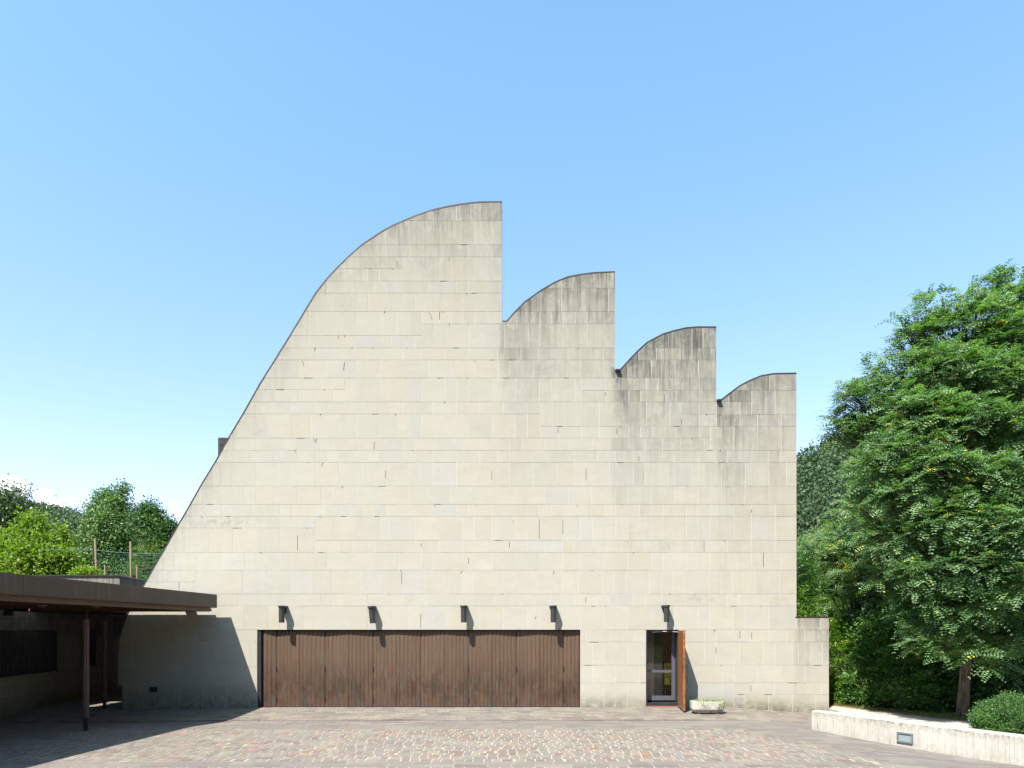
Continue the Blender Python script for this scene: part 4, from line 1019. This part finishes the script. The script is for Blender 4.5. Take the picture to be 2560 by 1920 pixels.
# ================================================================== CANOPY
can = tag(empty('canopy', (-9, 12, 0)), 'flat brown metal canopy on rusty posts reaching to the church wall', 'canopy')
ZT, ZF, ZS = 3.04, 2.70, 2.585
def fx(y): return -7.86-.0633*(18.63-y)
b = MB()
parts_ = [[(-13.2, 3), (fx(3), 3), (fx(17.7), 17.7), (-13.9, 17.7)],
          [(-13.9, 17.7), (-13.2, 17.7), (-13.2, 19.3), (-13.9, 19.3)],
          [(-12.75, 17.7), (fx(17.7), 17.7), (fx(18.63), 18.63), (-12.75, 18.63)],
          [(-12.75, 18.63), (-10.72, 18.63), (-10.72, 19.3), (-12.75, 19.3)],
          [(-14.9, 19.3), (-10.72, 19.3), (-10.72, 27.5), (-14.9, 27.5)]]
for pp in parts_: b.prism(pp, ZF, ZT)
b.build('roof', M['fascia'], can)
b = MB(); b.prism([(-14.0, 19.3), (-12.6, 17.6), (-12.0, 17.6), (-12.0, 3.2), (fx(3)-.05, 3.2), (fx(18.6)-.02, 18.6), (-12.7, 18.6)][3:]+[(-12.7, 3.2)], ZT, ZT+.006)
b.build('roof_sheet', M['steelx'] if 'steelx' in M else M['steel'], can)
# lighter lower beam, set back
b = MB()
for y0, y1 in ((3.1, 18.5),):
    b.prism([(fx(y0)-.15, y0), (fx(y1)-.13, y1), (fx(y1)-.24, y1), (fx(y0)-.26, y0)], ZS, ZF-.001)
b.box(-12.7, fx(18.5)-.245, 18.42, 18.5, ZS, ZF-.001); b.box(-12.7, -10.85, 18.51, 18.6, ZS+.01, ZF-.001); b.box(-10.93, -10.85, 18.6, 27.3, ZS, ZF-.001)
b.build('beam', M['beam'], can)
for k in range(7):
    yy = 4.4+k*2.4; b = MB(); b.box(-13, fx(yy)-.27, yy, yy+.09, ZS+.02, ZF-.014); b.build('cross_beam', M['soffit'], can)
b = MB()
for pp in parts_: b.prism([(x, y) for x, y in pp], ZF-.012, ZF-.002)
o = b.build('soffit', M['soffit'], can)
# vertical seams of the fascia
for yy in (14.3, 11.87, 9.6, 7.2, 5.0): b = MB(); b.box(fx(yy)-.004, fx(yy)+.004, yy, yy+.012, ZF, ZT); b.build('seam', M['beam'], can)
# stub that ties the canopy to the church wall
b = MB(); b.box(-8.88, -8.62, 18.5, 18.985, 2.60, 2.72); b.build('stub_beam', M['beam'], can)
def post(x, y):
    z = gz(x, y); b = MB()
    b.tube([(x, y, z-.02), (x, y, ZS+.005)], .043, 14)
    o = b.build('post', M['post'], can, smooth=True)
    b = MB(); nf = 8; r = .064; vs = []
    for zz in (z+.26, ZS-.26):
        for k in range(32):
            th = 2*math.pi*k/32; rr = r if k % 4 in (0, 1) else r-.010
            vs.append((x+rr*math.cos(th), y+rr*math.sin(th), zz))
    b.add(vs, [(k, (k+1) % 32, 32+(k+1) % 32, 32+k) for k in range(32)]+[tuple(range(32))[::-1], tuple(range(32, 64))])
    b.build('sleeve', M['post'], o)
    b = MB(); b.tube([(x, y, z-.01), (x, y, z+.012)], .06, 14); b.build('foot', M['post'], o)
post(-8.96, 14.7); post(-11.1, 19.05)
post(-9.3, 8.8)
for (px, py, Y) in ((102, 1530, 15.5), (235, 1524, 15.8)):
    q = at(px, py, Y); b = MB(); b.tube([(q.x, Y, ZF-.012), (q.x, Y, ZF-.07), (q.x, Y, ZF-.12)], [.13, .13, .07], 16); b.build('downlight', M['beam'], can, smooth=True)
# box with cable on the annex wall
q = at(17, 1534, 17.9); sp = tag(empty('wall_box', (q.x+.1, 17.9, q.z)), 'small black box high on the annex wall under the canopy', 'box')
b = MB(); b.box(q.x-.03, q.x+.17, 17.78, 17.9, q.z-.05, q.z+.06); b.build('case', M['black'], sp)
b = MB(); b.tube([(q.x-.04, 17.8, q.z-.02), (q.x-.10, 17.6, q.z-.1), (q.x-.08, 17.5, q.z-.25), (q.x-.05, 17.45, q.z-.4)], .007, 5); b.build('cable', M['black'], sp)
# ================================================================== NET FENCE WITH WOODEN POLES
fn = tag(empty('net_fence', (-19, 34, 0)), 'wire net fence on round wooden poles behind the annex', 'fence')
def pol(px, ptop, pbot, Y, wpx, lean=0):
    a = at(px, ptop, Y); bt = at(px+lean, pbot+60, Y); b = MB(); b.tube([(bt.x, Y, 0), bt, a], [wpx*Y/F*.55, wpx*Y/F*.5, wpx*Y/F*.45], 10); b.build('pole', M['pole'], fn, smooth=True)
pol(237, 1346, 1435, 34, 5.2, 7); pol(326, 1354, 1440, 34, 5.2, 2)
pol(262, 1413, 1440, 38, 3.2); pol(342, 1414, 1440, 38, 3.2, 1); pol(234, 1417, 1440, 38, 2.4)
b = MB()
pr_ = [at(100, 1374, 34), at(195, 1376, 34), at(237, 1375.5, 34), at(280, 1380, 34), at(326, 1383, 34), at(400, 1385, 34), at(460, 1386, 34)]
for a, c in zip(pr_, pr_[1:]): b.tube([a, c], .016, 4, cap=False)
b.build('cable', M['net'], fn)
b = MB()
for k in range(16):
    z_ = at(300, 1386, 34).z-.02-k*.16
    x0_, x1_ = at(237, 1386, 34).x, at(440, 1386, 34).x
    b.tube([(x0_, 34, z_+.08), (x0_*.5+x1_*.5, 34, z_-.03), (x1_, 34, z_-.05)], .005, 3, cap=False)
for k in range(44):
    x_ = at(237, 1400, 34).x+k*.09; b.tube([(x_, 34, at(300, 1384, 34).z-.04), (x_, 34, 1.2)], .0035, 3, cap=False)
b.build('net', M['net'], fn)
# ================================================================== TREES ON THE LEFT
def broad(name, lab, spec, mm, base, h, r, dens, L, W, per=6, spread=.2, asp=.85, tv=0., grp=None, inner=.5, flat=.4, lean=(0, 0)):
    cs = [pxc(*s[:3], s[3], asp=asp) for s in spec]
    rt = tag(empty(name, base), lab, 'tree', grp)
    simple_crown('crown', cs, dens, L, W, M[mm], rt, per=per, spread=spread, tv=tv, inner=inner, flat=flat)
    bark_tree(rt, base, h, r, cs, lean=lean, fork=.25)
    return rt
bx_ = lambda px, Y: (at(px, 1500, Y).x, Y, -.3)
broad('maple_tree', 'bright yellow-green maple tree above the canopy at the left edge',
      [(85, 1310, 36, 30), (55, 1350, 36, 34), (100, 1362, 35.5, 34), (155, 1338, 36, 17), (160, 1372, 36, 26), (20, 1385, 36, 42), (70, 1395, 35, 45), (120, 1400, 35, 42), (165, 1405, 35.5, 32), (15, 1440, 35.5, 45), (75, 1450, 35, 45), (130, 1450, 35, 40), (185, 1440, 35.5, 24), (-30, 1400, 36, 50)],
      'lime', bx_(85, 36), 4.6, .13, 170, .17, .11, spread=.2)
broad('maple_tree', 'small lime green treetop just over the coping of the annex upper block', [(215, 1430, 32.5, 16), (232, 1437, 32.5, 14), (198, 1438, 32.5, 16), (215, 1450, 32.5, 26)], 'lime', bx_(215, 32.5), 3.5, .07, 300, .13, .09, spread=.1)
broad('conifer_tree', 'sparse dark tree with layered branches at the far left edge',
      [(20, 1225, 42, 20), (50, 1232, 42, 20), (-10, 1240, 42, 30), (30, 1255, 42, 26), (65, 1258, 42, 18), (5, 1285, 42, 34), (50, 1290, 42, 26), (15, 1330, 42, 36), (-25, 1300, 42, 40), (45, 1330, 42, 30), (10, 1380, 42, 40)],
      'pine', bx_(5, 42), 8.5, .14, 75, .22, .07, spread=.3, asp=.55, inner=.2)
broad('poplar_tree', 'tall silvery green poplar behind the wooden poles',
      [(308, 1222, 47, 15), (298, 1240, 47, 18), (275, 1238, 47, 17), (255, 1245, 47, 16), (285, 1262, 46.5, 24), (250, 1270, 47, 22), (312, 1270, 47, 18), (228, 1268, 47, 13), (270, 1295, 46, 28), (240, 1300, 46.5, 24), (310, 1300, 46.5, 22), (225, 1325, 46.5, 24),
       (262, 1330, 46, 28), (300, 1330, 46, 28), (215, 1355, 46.5, 26), (250, 1365, 46, 30), (290, 1370, 46, 28), (205, 1390, 46, 28), (245, 1400, 46, 30), (285, 1405, 46, 28), (320, 1370, 46.5, 24), (210, 1430, 46, 34), (260, 1440, 46, 34), (310, 1430, 46, 30)],
      'poplar', bx_(270, 47), 9.5, .15, 130, .15, .11, spread=.2, inner=.35)
broad('oak_tree', 'dark round-crowned oak between the poplar and the sloping church edge',
      [(375, 1272, 52, 22), (352, 1285, 52, 20), (398, 1290, 52, 18), (365, 1305, 51.5, 28), (340, 1320, 52, 24), (400, 1320, 51.5, 26), (424, 1312, 52, 16), (430, 1330, 52, 18), (350, 1345, 51.5, 28), (385, 1350, 51, 30), (420, 1350, 51.5, 24), (445, 1345, 52, 18), (360, 1390, 51, 34), (400, 1390, 51, 34), (350, 1430, 51, 34), (440, 1390, 52, 30)],
      'oak', bx_(385, 52), 9.0, .18, 120, .17, .11, spread=.22, inner=.4)
rt = tag(empty('young_locust_tree', bx_(375, 42)), 'young locust tree with reddish seed pods low beside the sloping church edge', 'tree')
cs = [pxc(*s[:3], s[3], asp=.7) for s in [(365, 1375, 42, 20), (395, 1370, 42, 20), (350, 1395, 42, 22), (385, 1395, 42, 24), (370, 1420, 42, 26), (345, 1430, 42, 22), (400, 1400, 42, 22), (385, 1440, 42, 26), (360, 1350, 42.5, 15), (410, 1380, 42, 18)]]
frond_crown('crown', cs, 9, M['bright'], rt, FL=.36, pairs=4, per=7, twl=.4, yellow=.0)
bark_tree(rt, bx_(375, 42), 4.5, .06, cs)
cs2 = [(c[0], c[1]-.3, c[2]+.1, c[3]*.6, c[4]*.6, c[5]*.5) for c in cs[:6]]
M['pods'] = simple('seed_pods', (.20, .06, .03), (.13, .05, .025), 9, .7, bump=0)
tag(simple_crown('seed_pods', cs2, 60, .12, .035, M['pods'], rt, per=3, spread=.1), kind='stuff')
# ================================================================== FORESTED HILLS AND CLOUDS
def hill(name, pts, Yb, depth, m, crown, labf):
    """ridge given by silhouette points seen at distance Yb; slope runs down towards the viewer"""
    P3 = [at(px, py, Yb) for px, py in pts]
    b = MB(); n = len(P3); K = 10; rows = []
    for k in range(K+1):
        q = k/K; rows.append([(p.x*(1-q*depth/Yb*.9), Yb-depth*q, -2+(p.z+2)*math.cos(q*math.pi/2)**.8) for p in P3])
    rows.insert(0, [(p.x, Yb+depth*.6, -2) for p in P3])
    for r_ in rows: b.v += r_
    for k in range(len(rows)-1):
        for i in range(n-1): b.f.append((k*n+i, k*n+i+1, (k+1)*n+i+1, (k+1)*n+i)); b.m.append(0)
    tag(b.build(name, m, smooth=True), kind='structure')
    # tree cover
    cl = []
    for k in range(1, len(rows)-1):
        for i in range(n-1):
            A_, B_, C_, D_ = [Vector(v) for v in (rows[k][i], rows[k][i+1], rows[k+1][i], rows[k+1][i+1])]
            cnt = int(((B_-A_).length*(C_-A_).length)/(crown**2*1.5))+1
            for _ in range(cnt):
                u, v = rnd.random(), rnd.random(); p = A_.lerp(B_, u).lerp(C_.lerp(D_, u), v); s_ = crown*rnd.uniform(.6, 1.15)
                cl.append((p.x, p.y, p.z+s_*.25, s_*.75, s_*.75, s_*.7))
    return cl
M['hillsoil'] = simple('hill_ground', (.03, .05, .02), (.05, .06, .03), .05, .95, spec=.1, bump=0)
cl = hill('hill', [(-900, 1330), (-500, 1270), (-200, 1268), (-60, 1278), (40, 1288), (90, 1296), (140, 1304), (195, 1316), (260, 1345), (340, 1380), (450, 1450), (560, 1540)], 420, 190, M['hillsoil'], 6.5, '')
o = simple_crown('forest', cl, .55, 1.15, .8, M['forest'], None, per=5, spread=.8, inner=.7, flat=1.0)
tag(o, 'distant forested hillside behind the left trees', 'forest', kind='stuff')
cl = hill('hill', [(1700, 1530), (1850, 1370), (1930, 1265), (1990, 1212), (2030, 1185), (2070, 1158), (2120, 1130), (2200, 1095), (2350, 1060), (2600, 1040), (2900, 1030), (3300, 1100)], 230, 120, M['hillsoil'], 5.0, '')
o = simple_crown('forest', cl, 1.1, .8, .55, M['forest'], None, per=5, spread=.55, inner=.7, flat=1.0)
tag(o, 'forested hillside rising behind the right side of the church', 'forest', kind='stuff')
def cloud(lab, blobs, Y):
    bm = bmesh.new()
    for (px, py, rp) in blobs:
        p = at(px, py, Y); r = rp*Y/F
        g = bmesh.ops.create_icosphere(bm, subdivisions=4, radius=r)
        for v in g['verts']:
            d = v.co.normalized(); s = 1+.16*math.sin(d.x*7+px)*math.sin(d.z*8+py)+.09*math.sin(d.x*17+d.z*15+px)+.05*math.sin(d.z*31+d.x*27)
            v.co = Vector((v.co.x*s, v.co.y*s*.8, v.co.z*s*.85))+p
    me = bpy.data.meshes.new('cloud'); bm.to_mesh(me); bm.free(); me.materials.append(M['cloud'])
    me.polygons.foreach_set('use_smooth', [True]*len(me.polygons))
    o = bpy.data.objects.new('cloud', me); C.objects.link(o); tag(o, lab, 'cloud', kind='structure')
cloud('white cloud at the left edge', [(18, 1205, 17), (35, 1202, 14), (0, 1213, 16), (52, 1212, 14), (62, 1224, 12), (40, 1225, 20), (10, 1232, 22), (58, 1238, 12)], 2600)
cloud('white cloud tapering down to the right behind the hill', [(112, 1236, 16), (97, 1238, 13), (125, 1240, 14), (120, 1256, 22), (140, 1262, 18), (152, 1268, 13), (158, 1278, 14), (172, 1284, 11), (130, 1280, 24), (186, 1291, 9), (195, 1297, 8), (105, 1260, 16)], 2600)

# unseen hillside added behind the camera to block light from the low sky
b = MB(); n = 24; a0, a1 = R(95), R(265)
for i in range(n+1):
    a = a0+(a1-a0)*i/n; k = 1+.12*math.sin(i*1.7)
    for rr, z in ((70, -.4), (110, 26*k), (170, 62*k), (240, 88*k), (320, 60)): b.v.append((rr*math.sin(a), rr*math.cos(a), z))
for i in range(n):
    for j in range(4): b.f.append((i*5+j, (i+1)*5+j, (i+1)*5+j+1, i*5+j+1)); b.m.append(0)
tag(b.build('hill', M['hillsoil'], smooth=True), kind='structure')
